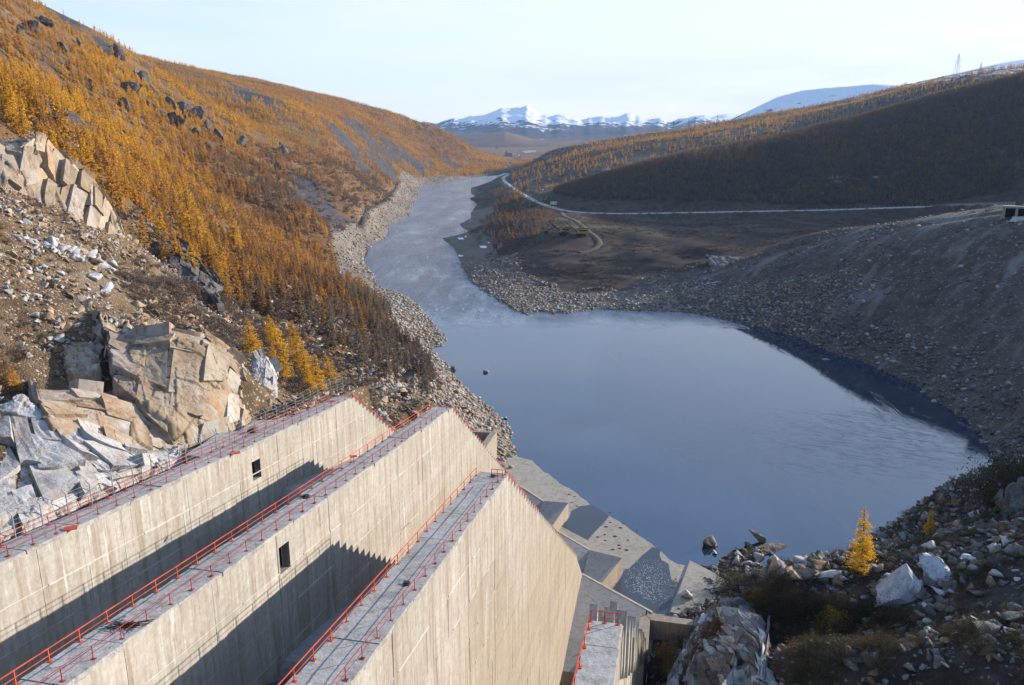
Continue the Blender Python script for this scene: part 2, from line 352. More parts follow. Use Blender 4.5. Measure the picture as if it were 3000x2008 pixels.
col = k.mix(k.lin(st_, .54, .68, 0, .8), col, (.21,.195,.19)); col = k.mix(k.lin(st_, .44, .34, 0, .6), col, (.05,.037,.03))
v = k.voro(p, .75, out='Color'); sx = k.n('ShaderNodeSeparateColor'); k.put(sx.inputs[0], v); e = k.voro(p, .75, 'DISTANCE_TO_EDGE')
m = k.math('MULTIPLY', k.math('GREATER_THAN', sx.outputs[0], .82), k.math('GREATER_THAN', e, .14)); col = k.mix(m, col, k.mix(sx.outputs[1], (.12,.10,.085), (.24,.23,.22)))
M['gravel'] = k.done(col, .95, k.bump(k.math('ADD', k.math('ADD', b, k.math('MULTIPLY', c, .35)), k.math('MULTIPLY', k.math('MINIMUM', e, .3), 1.)), .9, .5), .1)
M['plain'] = ground_mat('brown_plain', [(.030,.023,.022),(.055,.04,.034),(.095,.068,.05),(.07,.055,.048),(.16,.12,.085)], .012, .07, None, .5, 1.5)
M['dark'] = ground_mat('dark_scrub', [(.03,.028,.02),(.05,.042,.028),(.075,.055,.035),(.055,.05,.03)], .012, .09, None, .6)
M['fg'] = ground_mat('rubble_slope', [(.016,.014,.012),(.032,.026,.021),(.06,.05,.042),(.10,.09,.085)], .12, .7, (2.2, ((.07,.055,.04),(.2,.195,.2)), .85), .3)
M['valley'] = ground_mat('valley_floor', [(.06,.05,.04),(.13,.085,.05),(.20,.115,.05),(.16,.10,.055)], .0012, .01, None, .5, .08)
# right hills: scrub and larch below, snow lying in streaks above
k = NM('snow_hill'); p = k.pos(); sx = k.n('ShaderNodeSeparateXYZ'); k.put(sx.inputs[0], p)
a = k.noise(p, .009, 6, .62); b = k.noise(p, .05, 6, .7); c = k.noise(k.mapping(p, (.004, .02, .03)), 1., 5, .6)
s_ = k.math('ADD', k.lin(sx.outputs[2], 210, 400, 0, 1), k.math('ADD', k.lin(a, .3, .7, -.35, .35), k.lin(b, .3, .7, -.35, .35)))
s_ = k.lin(s_, .36, .5)
basec = k.ramp(k.lin(b, .35, .65), [(0, (.028,.032,.028)), (.5, (.072,.058,.042)), (1, (.15,.098,.05))])
M['snowhill'] = k.done(k.mix(s_, basec, (.72,.74,.80)), .9, k.bump(b, .7, 1.5), .1)

def scree_f(x, y):
    a = fbm(x*.8+y*.35, (y*.8-x*.35)*.22, 95., 4, 301); r = np.hypot(x, y)
    return sstep(.24, .36, a+.16*np.exp(-((x+330)/260)**2-((y-2150)/650)**2))*(left_of_river(x, y) > 0)*sstep(330, 480, r)
k = NM('forest_floor'); p = k.pos()
a = k.noise(p, .02, 5, .6); b = k.noise(p, .15, 6, .65); c = k.noise(p, .6, 5, .7)
f = k.lin(k.math('ADD', k.math('MULTIPLY', a, .5), k.math('ADD', k.math('MULTIPLY', b, .3), k.math('MULTIPLY', c, .2))), .36, .64)
col = k.ramp(f, [(0, (.08,.065,.055)), (.3, (.12,.078,.048)), (.6, (.20,.11,.042)), (.8, (.14,.10,.07)), (1, (.25,.19,.135))])
sc_c = k.mix(k.lin(k.noise(p, .35, 5, .7), .38, .64), (.042,.042,.05), (.10,.097,.103))
col = k.mix(k.attr('scree'), col, sc_c)
M['forest_floor'] = k.done(col, .95, k.bump(k.math('ADD', b, c), .9, .9), .1)
# ---------------------------------------------------------------- terrain cut into named pieces of ground
fx, fy, fz, fd = PX_, PY_, TZ.ravel(), TD.ravel(); fr = np.hypot(fx, fy); faz = np.arctan2(fx, fy); flf = left_of_river(fx, fy)
jit = 14*perlin(fx/30., fy/30., 71)+6*perlin(fx/9., fy/9., 72)
reg = np.full(len(fx), 0)                                     # 0 hillside
reg[(flf > 0) & (fr < 235+jit)] = 1                           # rocky slope near the wall
talus = (flf > 0) & (fr < 420) & (fd < 42+jit) & (fy > 235); reg[talus] = 2
reg[(flf > 0) & (fd < 20+.35*jit+.012*fr) & (fy > 235)] = 2                 # riverbank, left
reg[(flf <= 0)] = 6
reg[(flf <= 0) & (fr < 1150)] = 5
reg[(flf <= 0) & (fx > 96+.5*jit) & (fr < 640+jit) & (fr > 260)] = 4
reg[(flf <= 0) & (fd < 42+.5*jit) & (fr < 1300) & (fr > 205) & (fx < 115+jit)] = 3
reg[(flf <= 0) & (fr < 225)] = 7
reg[(fr > 3700)] = 8
hillz = zbase(fx, fy)
reg[(flf <= 0) & (fr > 1000) & (fr <= 3700) & (fz > 44)] = 6
names = {0: ('hillside','forest_floor'), 1: ('rocky_slope','rocky'), 2: ('riverbank','cobble'), 3: ('gravel_shore','cobble'), 4: ('gravel_slope','gravel'),
         5: ('plain','plain'), 6: ('hill','snowhill'), 7: ('rubble_slope','fg'), 8: ('valley_floor','valley')}
quads = np.stack([(np.arange(NR-1)[:,None]*NA+np.arange(NA-1)).ravel()+k_ for k_ in (0, 1, NA+1, NA)], 1)
Vall = np.stack([fx, fy, fz], 1); keep = (fz[quads].max(1) > -3.6); quads = quads[keep]; rq = reg[quads[:,0]]
def submesh(name, Q, mat):
    idx, inv = np.unique(Q, return_inverse=True); me = mesh_np(name, Vall[idx], inv.reshape(Q.shape), True)
    if name == 'hillside': vattr(me, 'scree', scree_f(Vall[idx][:,0], Vall[idx][:,1]))
    return link(name, me, None, mat)
for r_, (nm, mt) in names.items():
    Q = quads[rq == r_]
    if len(Q): tag(submesh(nm, Q, M[mt]), kind='structure')

# ---------------------------------------------------------------- water
k = NM('water'); p = k.pos(); sx = k.n('ShaderNodeSeparateXYZ'); k.put(sx.inputs[0], p)
riv = k.lin(k.math('ADD', sx.outputs[1], k.math('MULTIPLY', k.noise(p, .03, 3), 60.)), 525, 590)
w1 = k.noise(k.mapping(p, (.35, .09, 1), (0, 0, .25)), 1., 5, .6); w2 = k.noise(k.mapping(p, (1.2, .5, 1)), 1., 4, .6)
w3 = k.noise(k.mapping(p, (.03, .009, 1), (0, 0, .2)), 1., 6, .7)
streak = k.lin(k.noise(k.mapping(p, (.045, .012, 1), (0, 0, -.9)), 1., 5, .6, 1.2), .52, .66)
dx_ = k.math('DIVIDE', k.math('SUBTRACT', sx.outputs[0], 112.), 75.); dy_ = k.math('DIVIDE', k.math('SUBTRACT', sx.outputs[1], 300.), 60.)
zone = k.math('SUBTRACT', 1., k.math('ADD', k.math('MULTIPLY', dx_, dx_), k.math('MULTIPLY', dy_, dy_)), None, True)
wisp = k.lin(k.noise(k.mapping(k.mapping(p, (1,1,1), (0, 0, .55)), (.11, .42, 1)), 1., 6, .72, 1.6), .50, .68)
still = k.math('ADD', k.math('ADD', .02, k.math('MULTIPLY', streak, .05)), k.math('MULTIPLY', zone, k.math('MULTIPLY', wisp, .045)))
amp = k.math('ADD', still, k.math('MULTIPLY', riv, k.lin(w3, .36, .64, .25, 3.2)))
hgt = k.math('MULTIPLY', k.math('ADD', k.math('MULTIPLY', w1, 1.), k.math('MULTIPLY', w2, .45)), amp)
foam = k.math('MULTIPLY', riv, k.math('MULTIPLY', k.lin(k.noise(k.mapping(p, (.34, .075, 1), (0, 0, .3)), 1., 6, .75, .6), .60, .70), k.lin(k.noise(p, .012, 3), .44, .62)))
colw = k.mix(riv, (.012,.026,.055), (.05,.082,.135))
M['water'] = k.done(k.mix(foam, colw, (.70,.76,.85)), k.math('ADD', .025, k.math('MULTIPLY', riv, .05)), k.bump(hgt, 1., .9), .5, IOR=2.0)
def water(name, poly):
    bm_v = [(float(a), float(b), 0.) for a, b in poly]; me = bpy.data.meshes.new(name); me.from_pydata(bm_v, [], [list(range(len(bm_v)))]); me.update()
    return tag(link(name, me, None, M['water']), kind='structure')
water('pond', [(-70,150),(300,150),(300,540),(-120,540)])
water('river', [(-120,540),(300,540),(300,3300),(-420,3300)])

# ---------------------------------------------------------------- road and tracks
def ribbon(name, L, w, mat, dz, kind='structure'):
    T = np.gradient(L[:,:2], axis=0); T /= np.linalg.norm(T, axis=1)[:,None]+1e-9; N = np.stack([-T[:,1], T[:,0]], 1)
    offs = [-.5*w-1.2, -.5*w, 0, .5*w, .5*w+1.2]; zz = [-.9, 0, .06, 0, -.9]
    V = np.concatenate([np.concatenate([L[:,:2]+N*o, (L[:,2]+dz+h)[:,None]], 1) for o, h in zip(offs, zz)]); n = len(L)
    Q = np.concatenate([np.stack([np.arange(n-1)+j*n, np.arange(1, n)+j*n, np.arange(1, n)+(j+1)*n, np.arange(n-1)+(j+1)*n], 1)[:, ::-1] for j in range(4)])
    return tag(link(name, mesh_np(name, V, Q, True), None, mat), kind=kind)
M['road'] = ground_mat('pale_gravel_road', [(.30,.29,.28),(.40,.39,.38),(.47,.46,.45)], .05, .4, None, .05)
M['track'] = ground_mat('dirt_track', [(.07,.055,.044),(.11,.088,.068),(.15,.125,.10)], .05, .4, None, .1)
ribbon('road', ROAD, 7.5, M['road'], .35)
ribbon('dirt_track', TRACK, 5., M['track'], .2)
ribbon('dirt_track', LTRACK, 5., M['track'], .2)

# ---------------------------------------------------------------- far mountains
def ridged(x, y, wl, o=5, s=0):
    t = 0.; a = 1.; 
    for i in range(o):
        f = 2.**i/wl; t = t+a*(1-2*np.abs(perlin(x*f+7*i, y*f+3*i, s+i))); a *= .5
    return t/1.94
def mountain(name, sky_px, r0, r1, mat, seed, na=420, nr=110, wl=2600., foot=20., peak=.55, ramp_=1.1, rough=.45, jag=0.):
    sx_ = np.array([q[0] for q in sky_px], float); sy_ = np.array([q[1] for q in sky_px], float)
    pxs = np.linspace(sx_[0], sx_[-1], na); pys = np.interp(pxs, sx_, sy_)+jag*perlin(pxs/48., pxs*0+.37, seed)*13+jag*perlin(pxs/21., pxs*0+3.41, seed+1)*5
    dirs = np.array([ray(a, b) for a, b in zip(pxs, pys)]); hh = np.hypot(dirs[:,0], dirs[:,1]); E = dirs[:,2]/hh
    phi = np.arctan2(dirs[:,0], dirs[:,1]); t = np.linspace(0, 1, nr); r = r0+(r1-r0)*t
    Rm, Pm = np.meshgrid(r, phi, indexing='ij'); X = Rm*np.sin(Pm); Y = Rm*np.cos(Pm)
    env = np.where(t < peak, (t/peak)**ramp_, 1-.6*((t-peak)/(1-peak))**1.2)[:,None]
    n = ridged(X, Y, wl, 5, seed)
    h = env*(1-rough+rough*n)
    top = np.array([H+E[j]*r[int(peak*(nr-1))] for j in range(na)])
    Z = foot+h*(top-foot)
    for _ in range(3):                                # scale each bearing so that its skyline stands where it should
        el = ((Z-H)/Rm).max(0); el = np.where(el > 1e-4, el, 1e-4); jm = ((Z-H)/Rm).argmax(0); zt = H+E*r[jm]; zc = Z[jm, np.arange(na)]
        sc_ = np.clip((zt-foot)/np.maximum(zc-foot, 1), .2, 5); ker = np.array([1, 2, 3, 2, 1])/9.; sc_ = np.convolve(np.pad(sc_, 2, 'edge'), ker, 'valid'); Z = foot+(Z-foot)*sc_
    V = np.stack([X, Y, Z], -1).reshape(-1, 3)
    Q = np.stack([(np.arange(nr-1)[:,None]*na+np.arange(na-1)).ravel()+k_ for k_ in (0, 1, na+1, na)], 1)
    return tag(link(name, mesh_np(name, V, Q, True), None, mat), kind='structure')
def snow_mat(name, lo, hi, s1, rockc, lowc, bias=0.):
    k = NM(name); p = k.pos(); sx = k.n('ShaderNodeSeparateXYZ'); k.put(sx.inputs[0], p)
    a = k.noise(p, s1, 7, .62); b = k.noise(p, s1*6, 6, .68)
    g = k.n('ShaderNodeNewGeometry'); nn = k.n('ShaderNodeSeparateXYZ'); k.put(nn.inputs[0], g.outputs['Normal'])
    f = k.math('ADD', k.lin(sx.outputs[2], lo, hi, -.2, 1.), k.math('ADD', k.lin(a, .3, .7, -.45, .45), k.lin(b, .3, .7, -.5, .5)))
    f = k.lin(k.math('ADD', f, k.lin(nn.outputs[2], .75, 1., -.2, .15)), .45+bias, .6+bias)
    base = k.mix(k.lin(sx.outputs[2], lo*.4, lo), lowc, rockc)
    return k.done(k.mix(f, base, (.80,.82,.86)), .9, k.bump(b, .6, 25), .1)
M['far_mtn'] = snow_mat('far_mountain', 130, 380, .0016, (.05,.05,.055), (.10,.07,.045))
mountain('mountain', [(1050,372),(1200,350),(1280,362),(1330,345),(1380,338),(1420,342),(1460,325),(1500,322),(1540,316),(1562,318),(1590,336),(1620,344),(1660,340),(1700,344),(1740,338),(1790,346),(1830,340),(1870,334),(1900,345),(1960,350),(2040,340),(2120,338),(2200,345),(2300,350)], 9500, 15500, M['far_mtn'], 5, 560, 150, 2600., rough=.62, ramp_=.85, jag=1.)
M['far_low'] = ground_mat('far_forest', [(.07,.05,.04),(.15,.095,.055),(.20,.12,.06)], .0008, .006, None, .5, .05)
mountain('far_hill', [(1180,398),(1300,396),(1400,392),(1450,388),(1480,386),(1520,396),(1560,408),(1600,412),(1750,412),(1850,409),(2000,404),(2200,396)], 6800, 8600, M['far_low'], 9, 260, 40, 1600., 10., .5, .9, .15)
M['near_snow'] = snow_mat('snowy_hill', 120, 330, .0025, (.09,.10,.12), (.10,.09,.08), -.12)
mountain('snowy_hill', [(2040,395),(2120,362),(2200,322),(2280,284),(2350,266),(2420,258),(2480,254),(2560,247),(2620,250),(2700,262),(2800,290),(2900,310)], 4700, 6600, M['near_snow'], 12, 260, 90, 1300., 60., .5, .9, .18)
# ---------------------------------------------------------------- mesh builder
class MB:
    def __init__(s): s.v = []; s.f = []
    def add(s, V, F):
        b = len(s.v); s.v += [tuple(float(c) for c in p) for p in V]; s.f += [tuple(i+b for i in q) for q in F]; return s
    def prism(s, bot, top):
        n = len(bot); return s.add(list(bot)+list(top), [tuple(range(n))[::-1], tuple(range(n, 2*n))]+[(i, (i+1) % n, n+(i+1) % n, n+i) for i in range(n)])
    def box(s, c, sx, sy, sz, ax=(1,0,0), ay=(0,1,0), azv=(0,0,1)):
        c = np.array(c, float); ax, ay, az_ = (np.array(q, float) for q in (ax, ay, azv)); P = []
        for k in (-.5, .5):
            for i, j in ((-.5,-.5),(.5,-.5),(.5,.5),(-.5,.5)): P.append(c+ax*sx*i+ay*sy*j+az_*sz*k)
        return s.prism(P[:4], P[4:])
    def bar(s, a, b, r, n=4, r2=None):
        a = np.array(a, float); b = np.array(b, float); d = b-a; L = np.linalg.norm(d); d = d/(L+1e-9)
        e = np.cross(d, (0,0,1) if abs(d[2]) < .9 else (1,0,0)); e /= np.linalg.norm(e); g = np.cross(d, e); r2 = r if r2 is None else r2
        A_ = [a+r*(math.cos(2*math.pi*(i+.5)/n)*e+math.sin(2*math.pi*(i+.5)/n)*g) for i in range(n)]
        B_ = [b+r2*(math.cos(2*math.pi*(i+.5)/n)*e+math.sin(2*math.pi*(i+.5)/n)*g) for i in range(n)]
        return s.prism(A_, B_)
    def build(s, name, mat, parent=None, smooth=False, origin=None):
        me = bpy.data.meshes.new(name); o_ = np.array(origin) if origin is not None else np.zeros(3)
        me.from_pydata([tuple(np.array(p)-o_) for p in s.v], [], s.f); me.update()
        if smooth: me.polygons.foreach_set('use_smooth', np.ones(len(me.polygons), bool))
        return link(name, me, parent, mat, None if origin is None else o_)

SL0 = .1305
# ---------------------------------------------------------------- concrete and steel
def concrete_mat(name, base, stain, streaks=1., tops=False, grain=1.):
    k = NM(name); p = k.pos(); q = k.mapping(p, (1,1,1), (0, 0, CA))           # q = (across, along, up)
    rnd = k.rand()
    big = k.noise(p, .07, 5, .6); fine = k.noise(p, 1.6, 6, .7)
    st = k.noise(k.mapping(q, (.9, .9, .055)), 1., 6, .62, .25); st2 = k.noise(k.mapping(q, (2.8, 2.8, .12)), 1., 4, .6)
    col = k.mix(k.lin(big, .35, .65), base[0], base[1]); col = k.mix(k.lin(rnd, 0, 1, .0, .55), col, base[2])
    if not tops:
        col = k.mix(k.math('MULTIPLY', k.lin(st, .46, .70), .85*streaks), col, stain[0])
        col = k.mix(k.math('MULTIPLY', k.lin(st2, .60, .74), .75*streaks), col, stain[1])
        wh = k.math('MULTIPLY', k.lin(k.noise(k.mapping(q, (1.3, 1.3, .09), (0, 0, .1)), 1., 5, .65), .58, .72), .95*streaks)
        col = k.mix(wh, col, stain[2])
        sq = k.n('ShaderNodeSeparateXYZ'); k.put(sq.inputs[0], q); depth = k.math('SUBTRACT', k.math('SUBTRACT', ZA0+SL0*95.69, k.math('MULTIPLY', sq.outputs[1], SL0)), sq.outputs[2])
        bw = k.math('MULTIPLY', k.lin(k.math('ADD', depth, k.math('MULTIPLY', k.math('SUBTRACT', big, .5), 40.)), 9, 26), k.lin(k.noise(p, .12, 4, .6), .25, .6, .3, .9))
        col = k.mix(k.math('MULTIPLY', bw, .62), col, (.34,.265,.18))
        br = k.n('ShaderNodeTexBrick'); k.put(br.inputs['Vector'], k.mapping(k.mapping(p, (1,1,1), (0, 0, CA)), (1,1,1), (math.pi/2, 0, math.pi/2)))
        br.inputs['Color1'].default_value = (.86,.86,.86,1); br.inputs['Color2'].default_value = (1.06,1.05,1.02,1); br.inputs['Mortar'].default_value = (.74,.72,.7,1)
        br.inputs['Scale'].default_value = 1.; br.inputs['Mortar Size'].default_value = .02; br.inputs['Brick Width'].default_value = 1.9; br.inputs['Row Height'].default_value = .75
        col = k.mix(.45, col, br.outputs['Color'], 'MULTIPLY')
    else:
        col = k.mix(k.math('MULTIPLY', k.lin(k.noise(p, .55, 6, .7), .5, .68), .75), col, stain[0])
        cr = k.math('ABSOLUTE', k.math('SUBTRACT', k.noise(p, .28, 5, .65), .5)); col = k.mix(k.math('MULTIPLY', k.lin(cr, .010, .0), .7), col, stain[1])
        cr2 = k.math('ABSOLUTE', k.math('SUBTRACT', k.noise(p, .9, 5, .7, .5), .5)); col = k.mix(k.math('MULTIPLY', k.lin(cr2, .02, .0), .45), col, stain[1])
    col = k.mix(k.lin(fine, .35, .68, 0, .38*grain), col, (.12,.11,.10))
    h = k.math('ADD', k.math('MULTIPLY', fine, .7), k.math('MULTIPLY', st2, .5))
    return k.done(col, .92, k.bump(h, .7, .10), .15)
M['conc'] = concrete_mat('wall_concrete', [(.42,.385,.34),(.33,.30,.262),(.47,.44,.40)], [(.25,.195,.135),(.15,.12,.09),(.62,.60,.56)])
M['conc_top'] = concrete_mat('deck_concrete', [(.40,.39,.38),(.31,.30,.29),(.46,.45,.44)], [(.20,.19,.185),(.09,.085,.08),(.5,.5,.5)], tops=True)
M['lime'] = concrete_mat('lime_joint', [(.56,.53,.48),(.50,.47,.42),(.6,.58,.54)], [(.4,.35,.3),(.3,.26,.2),(.62,.6,.58)], .6)
M['conc_floor'] = concrete_mat('bucket_concrete', [(.30,.30,.30),(.24,.235,.23),(.34,.34,.335)], [(.18,.175,.165),(.12,.115,.11),(.4,.4,.4)], tops=True, grain=.6)
M['apron'] = concrete_mat('apron_concrete', [(.42,.37,.305),(.33,.285,.225),(.45,.42,.37)], [(.24,.20,.15),(.14,.125,.10),(.5,.48,.45)], tops=True, grain=.6)
def plain_mat(name, c, rough=.7, metal=0., var=.25, sc_=2., spec=.3):
    k = NM(name); f = k.noise(k.pos(), sc_, 4, .6)
    return k.done(k.mix(k.lin(f, .35, .65), c, tuple(q*(1-var) for q in c)), rough, None, spec, Metallic=metal)
M['orange'] = plain_mat('orange_paint', (.66,.095,.035), .65, 0, .45, .6)
M['red'] = plain_mat('dull_shaded_red_paint', (.38,.045,.035), .6, 0, .4, 1.)  # sign stands; right rails: left rails' paint with shade put into the colour
M['red2'] = plain_mat('bright_red_paint', (.60,.075,.04), .6, 0, .35, 1.); M['galv'] = plain_mat('galvanised_steel', (.5,.5,.5), .5, .3)
M['dark_steel'] = plain_mat('rusty_dark_steel', (.05,.035,.028), .8)
M['recess_shade'] = plain_mat('painted_recess_shade', (.012,.011,.010), .95, 0, .2)  # near-black colour painted in for the shade inside holes and recesses
M['puddle'] = NM('puddle_water').done((.06,.07,.085), .05, None, .5, IOR=1.333)
M['foamdot'] = NM('foam').done((.8,.82,.85), .8)

UA, ZA, SL = 95.69, 75.76, .1305
def ztop(u): return ZA-SL*(u-UA)
STS = math.tan(math.radians(35.2))
def clip_poly(P, a, b, c):                       # keep a*x+b*y<=c
    o = []; n = len(P)
    for i in range(n):
        p, q = P[i], P[(i+1) % n]; dp = a*p[0]+b*p[1]-c; dq = a*q[0]+b*q[1]-c
        if dp <= 0: o.append(p)
        if dp*dq < 0: t = dp/(dp-dq); o.append((p[0]+(q[0]-p[0])*t, p[1]+(q[1]-p[1])*t))
    return o
def area(P): return .5*abs(sum(P[i][0]*P[(i+1) % len(P)][1]-P[(i+1) % len(P)][0]*P[i][1] for i in range(len(P))))
def slab_uz(mb, P, v0, v1):
    A_ = [uv(u, v0, z) for u, z in P]; B_ = [uv(u, v1, z) for u, z in P]; return mb.prism(B_, A_)
def build_wall(label, vL, vR, u0, u1, zlow, colw=11.8, rowh=4.6, hole=None, broken=False, bottom=-1., visible_drop=200):
    w = empty('spillway_wall', uv(u1, (vL+vR)/2, 0)); inv = -np.array(w.location)
    tag(w, label, 'wall', 'concrete spillway walls')
    run = (ztop(u1)-zlow)/STS; u2 = u1+run; u3 = u2+12.5
    outline = [(u0, bottom), (u3, bottom), (u3, zlow-12), (u2, zlow), (u1, ztop(u1)), (u0, ztop(u0))]
    def put(mb, name, mat, parent=w):
        me = bpy.data.meshes.new(name); loc = np.array(parent.location) if parent is w else np.array(w.location)
        me.from_pydata([tuple(np.array(p)-np.array(w.location)) for p in mb.v], [], mb.f); me.update()
        return link(name, me, parent, mat)
    seam = MB(); core = MB(); hu, hz, hw, hh = hole if hole else (None,)*4
    def holecut(P):                              # split a convex (u,z) cell round the opening
        if not hole: return [P]
        a0, a1 = hu-hw/2, hu+hw/2; lo = lambda u: ztop(u)-hz-hh
        r = []; L_ = clip_poly(P, 1, 0, a0); R_ = clip_poly(P, -1, 0, -a1); Mx = clip_poly(clip_poly(P, 1, 0, a1), -1, 0, -a0)
        up = clip_poly(Mx, -SL, -1, -(ZA+SL*UA)+hz) if len(Mx) > 2 else []; dn = clip_poly(Mx, SL, 1, ZA+SL*UA-hz-hh) if len(Mx) > 2 else []
        return [q for q in (L_, R_, up, dn) if len(q) > 2 and area(q) > .02]
    for q in holecut(outline if not hole else outline):
        pass
    slabs = [outline] if not hole else None
    if hole:                                      # the outline is convex apart from nothing: cut it into four round the opening
        slabs = holecut(outline)
    for q in slabs: slab_uz(core, q, vL+.05, vR-.03)
    if hole:
        rec = MB(); slab_uz(rec, [(hu-hw/2-.3, ztop(hu)-hz-hh-.5), (hu+hw/2+.3, ztop(hu)-hz-hh-.5), (hu+hw/2+.3, ztop(hu)-hz+.3), (hu-hw/2-.3, ztop(hu)-hz+.3)], vL+.06, vR-1.0); put(rec, 'opening', M['recess_shade'])  # near-black plug: the opening's inner shade is painted, not cast
    put(core, 'wall_core', M['lime'])
    r_ = random.Random(int(vR*100)); g = .06
    us = [u0]
    while us[-1] < u3: us.append(us[-1]+colw*r_.uniform(.92, 1.08))
    for a, b in zip(us[:-1], us[1:]):
        k0 = 0
        while True:
            o0, o1 = k0*rowh, (k0+1)*rowh; k0 += 1
            P = [(a+g, ztop(a)-o1+g), (b-g, ztop(b)-o1+g), (b-g, ztop(b)-o0-g), (a+g, ztop(a)-o0-g)]
            if max(q[1] for q in P) < bottom or o0 > visible_drop: break
            P = clip_poly(P, 1, 0, u3)
            if len(P) > 2: P = clip_poly(P, STS, 1, ztop(u1)+STS*u1)
            if len(P) > 2: P = clip_poly(P, (zlow-(zlow-12))/12.5, 1, zlow+(12/12.5)*u2)
            if len(P) < 3 or area(P) < .6: continue
            if max(q_[0] for q_ in P) < u1 and k0 > 1:
                for _ in range(2):
                    if r_.random() < .62:
                        s0 = a+(b-a)*r_.uniform(0, .5); s1 = min(b, s0+(b-a)*r_.uniform(.2, .9)); th_ = r_.uniform(.05, .12)
                        slab_uz(seam, [(s0, ztop(s0)-o0-th_), (s1, ztop(s1)-o0-th_), (s1, ztop(s1)-o0+th_), (s0, ztop(s0)-o0+th_)], vR-.1, vR+.05)
                if r_.random() < .35:
                    s0 = b-r_.uniform(1, 9); slab_uz(seam, [(s0, ztop(s0)-o1), (s0+.14, ztop(s0)-o1), (s0+.14, ztop(s0)-o0-r_.uniform(0,2)), (s0, ztop(s0)-o0-.3)], vR-.1, vR+.045)
            for q in holecut(P):
                mb = MB(); off = r_.uniform(-.01, .035); slab_uz(mb, q, vR-.9, vR+off); put(mb, 'concrete_block', M['conc'])
    if seam.v: put(seam, 'lime_seam', M['lime'])['kind'] = 'stuff'
    # deck slabs on the sloping top
    u = u0
    while u < u1-.5:
        L_ = min(r_.uniform(5.5, 8.5), u1-u); dz = r_.uniform(.0, .10); el, er = r_.uniform(-.12, .16), r_.uniform(-.05, .1)
        mb = MB(); n = 7; V = []
        for j in range(n):
            t = u+.03+(L_-.06)*j/(n-1); e1 = el+r_.uniform(-.07, .07); e2 = er+r_.uniform(-.05, .05)
            for vv, zz in ((vL-e1, -.3), (vR+e2, -.3), (vR+e2, dz+.1), (vL-e1, dz+.1)): V.append(uv(t, vv, ztop(t)+zz))
        F = [tuple(range(4))[::-1], tuple(range(4*(n-1), 4*n))]
        for j in range(n-1):
            for i in range(4): F.append((4*j+i, 4*j+(i+1) % 4, 4*j+4+(i+1) % 4, 4*j+4+i))
        mb.add(V, F); put(mb, 'deck_slab', M['conc_top']); u += L_
    # stair treads down the end
    n = 44
    for i in range(n):
        a = u1+run*i/n; b = u1+run*(i+1)/n; zt = ztop(u1)-STS*(a-u1)-.25; mb = MB()
        if broken:
            for j in range(4):
                va = vL+(vR-vL)*j/4; vb = vL+(vR-vL)*(j+1)/4+ (r_.uniform(.1, .5) if j == 3 else 0)
                zz = zt+r_.uniform(-1.6, .5); P0 = [(a, zt-5), (b, zt-5), (b, zz-r_.uniform(1, 3)), (a+run/n*r_.uniform(.2, .8), zz+r_.uniform(0, 1.3)), (a, zz-r_.uniform(0, 1.5))]
                slab_uz(mb, P0, va, vb)
            put(mb, 'broken_step', M['conc'])
        else:
            slab_uz(mb, [(a, zt-2.4), (b, zt-2.4), (b, zt-.8), (b-.05, zt), (a, zt)], vL+.02, vR-.02); put(mb, 'stair_step', M['conc'])
    return w, put, u1, u2, run, r_
def rail(w, put, name, pts, up, r, mat, label=None, toe=False, mid=True):
    """posts at pts (world), handrail and knee rail between them"""
    top = MB()
    for a, b in zip(pts[:-1], pts[1:]):
        top.bar(a+up, b+up, r)
        if mid: top.bar(a+up*.52, b+up*.52, r*.7)
    h = put(top, name, mat)
    if label: h['label'] = label
    for q in pts:
        mb = MB(); mb.bar(q, q+up*1.0, r*1.15)
        mb.box(q+np.array([0,0,.05]), .34, .34, .07, EU, EV); o = put(mb, 'post', mat, h)
    return h
UP = np.array([0,0,1.15])
def add_rails(W, vL, vR, u0, left=True, right=True, step=3.0, left_u1=None, left_mat='orange', gap_right=()):
    w, put, u1, u2, run, r_ = W
    if left: rail(w, put, 'orange_railing', [uv(u, vL+.22, ztop(u)+.12) for u in np.arange(u0, (left_u1 or u1)+.1, step)], UP, .034 if left_mat == 'red2' else .046, M[left_mat])
    if right: rail(w, put, 'thin_railing', [uv(u, vR-.45, ztop(u)+.12) for u in np.arange(u0+1.1, u1-.5, step)], UP, .036, M['red'])
def stair_rails(W, vL, vR, n=8, mat='red2'):
    w, put, u1, u2, run, r_ = W
    for i in range(n):
        a = u1+1.5+(run-2)*i/n; b = a+run/n*.62
        if i in (3,) : continue
        za, zb = ztop(u1)-STS*(a-u1), ztop(u1)-STS*(b-u1)
        rail(w, put, 'stair_railing', [uv(a, vR-.35, za), uv((a+b)/2, vR-.35, (za+zb)/2-.1), uv(b, vR-.35, zb)], UP*1.25, .085, M[mat])
HOLE1 = None
W1 = build_wall('farthest long concrete wall beside the rock face, with the white wire fence', -64.2, -60.9, 36, 137.2, 17.4, visible_drop=34, hole=(101.2, 2.6, 2.4, 3.0))
W2 = build_wall('second long concrete wall with a square opening and a bright orange handrail', -43.4, -40.0, 34, 134.0, 17.4, hole=(70.5, 1.7, 2.3, 3.1))
W3 = build_wall('tall concrete wall in the middle with its stepped end running down to the flip bucket', -25.2, -21.15, 30, 95.6, 17.4)
W4 = build_wall('nearest short concrete wall with a ragged broken side at bottom centre', -5.9, -3.1, 34, 58.6, 17.4, broken=True)
add_rails(W1, -64.2, -60.9, 38, left=True, right=True, left_mat='red2', left_u1=136)
add_rails(W2, -43.4, -40.0, 36)
add_rails(W3, -25.2, -21.15, 32)
add_rails(W4, -5.9, -3.1, 36, right=False)
for W, a, b in ((W1, -64.2, -60.9), (W2, -43.4, -40.0), (W3, -25.2, -21.15)): stair_rails(W, a, b)
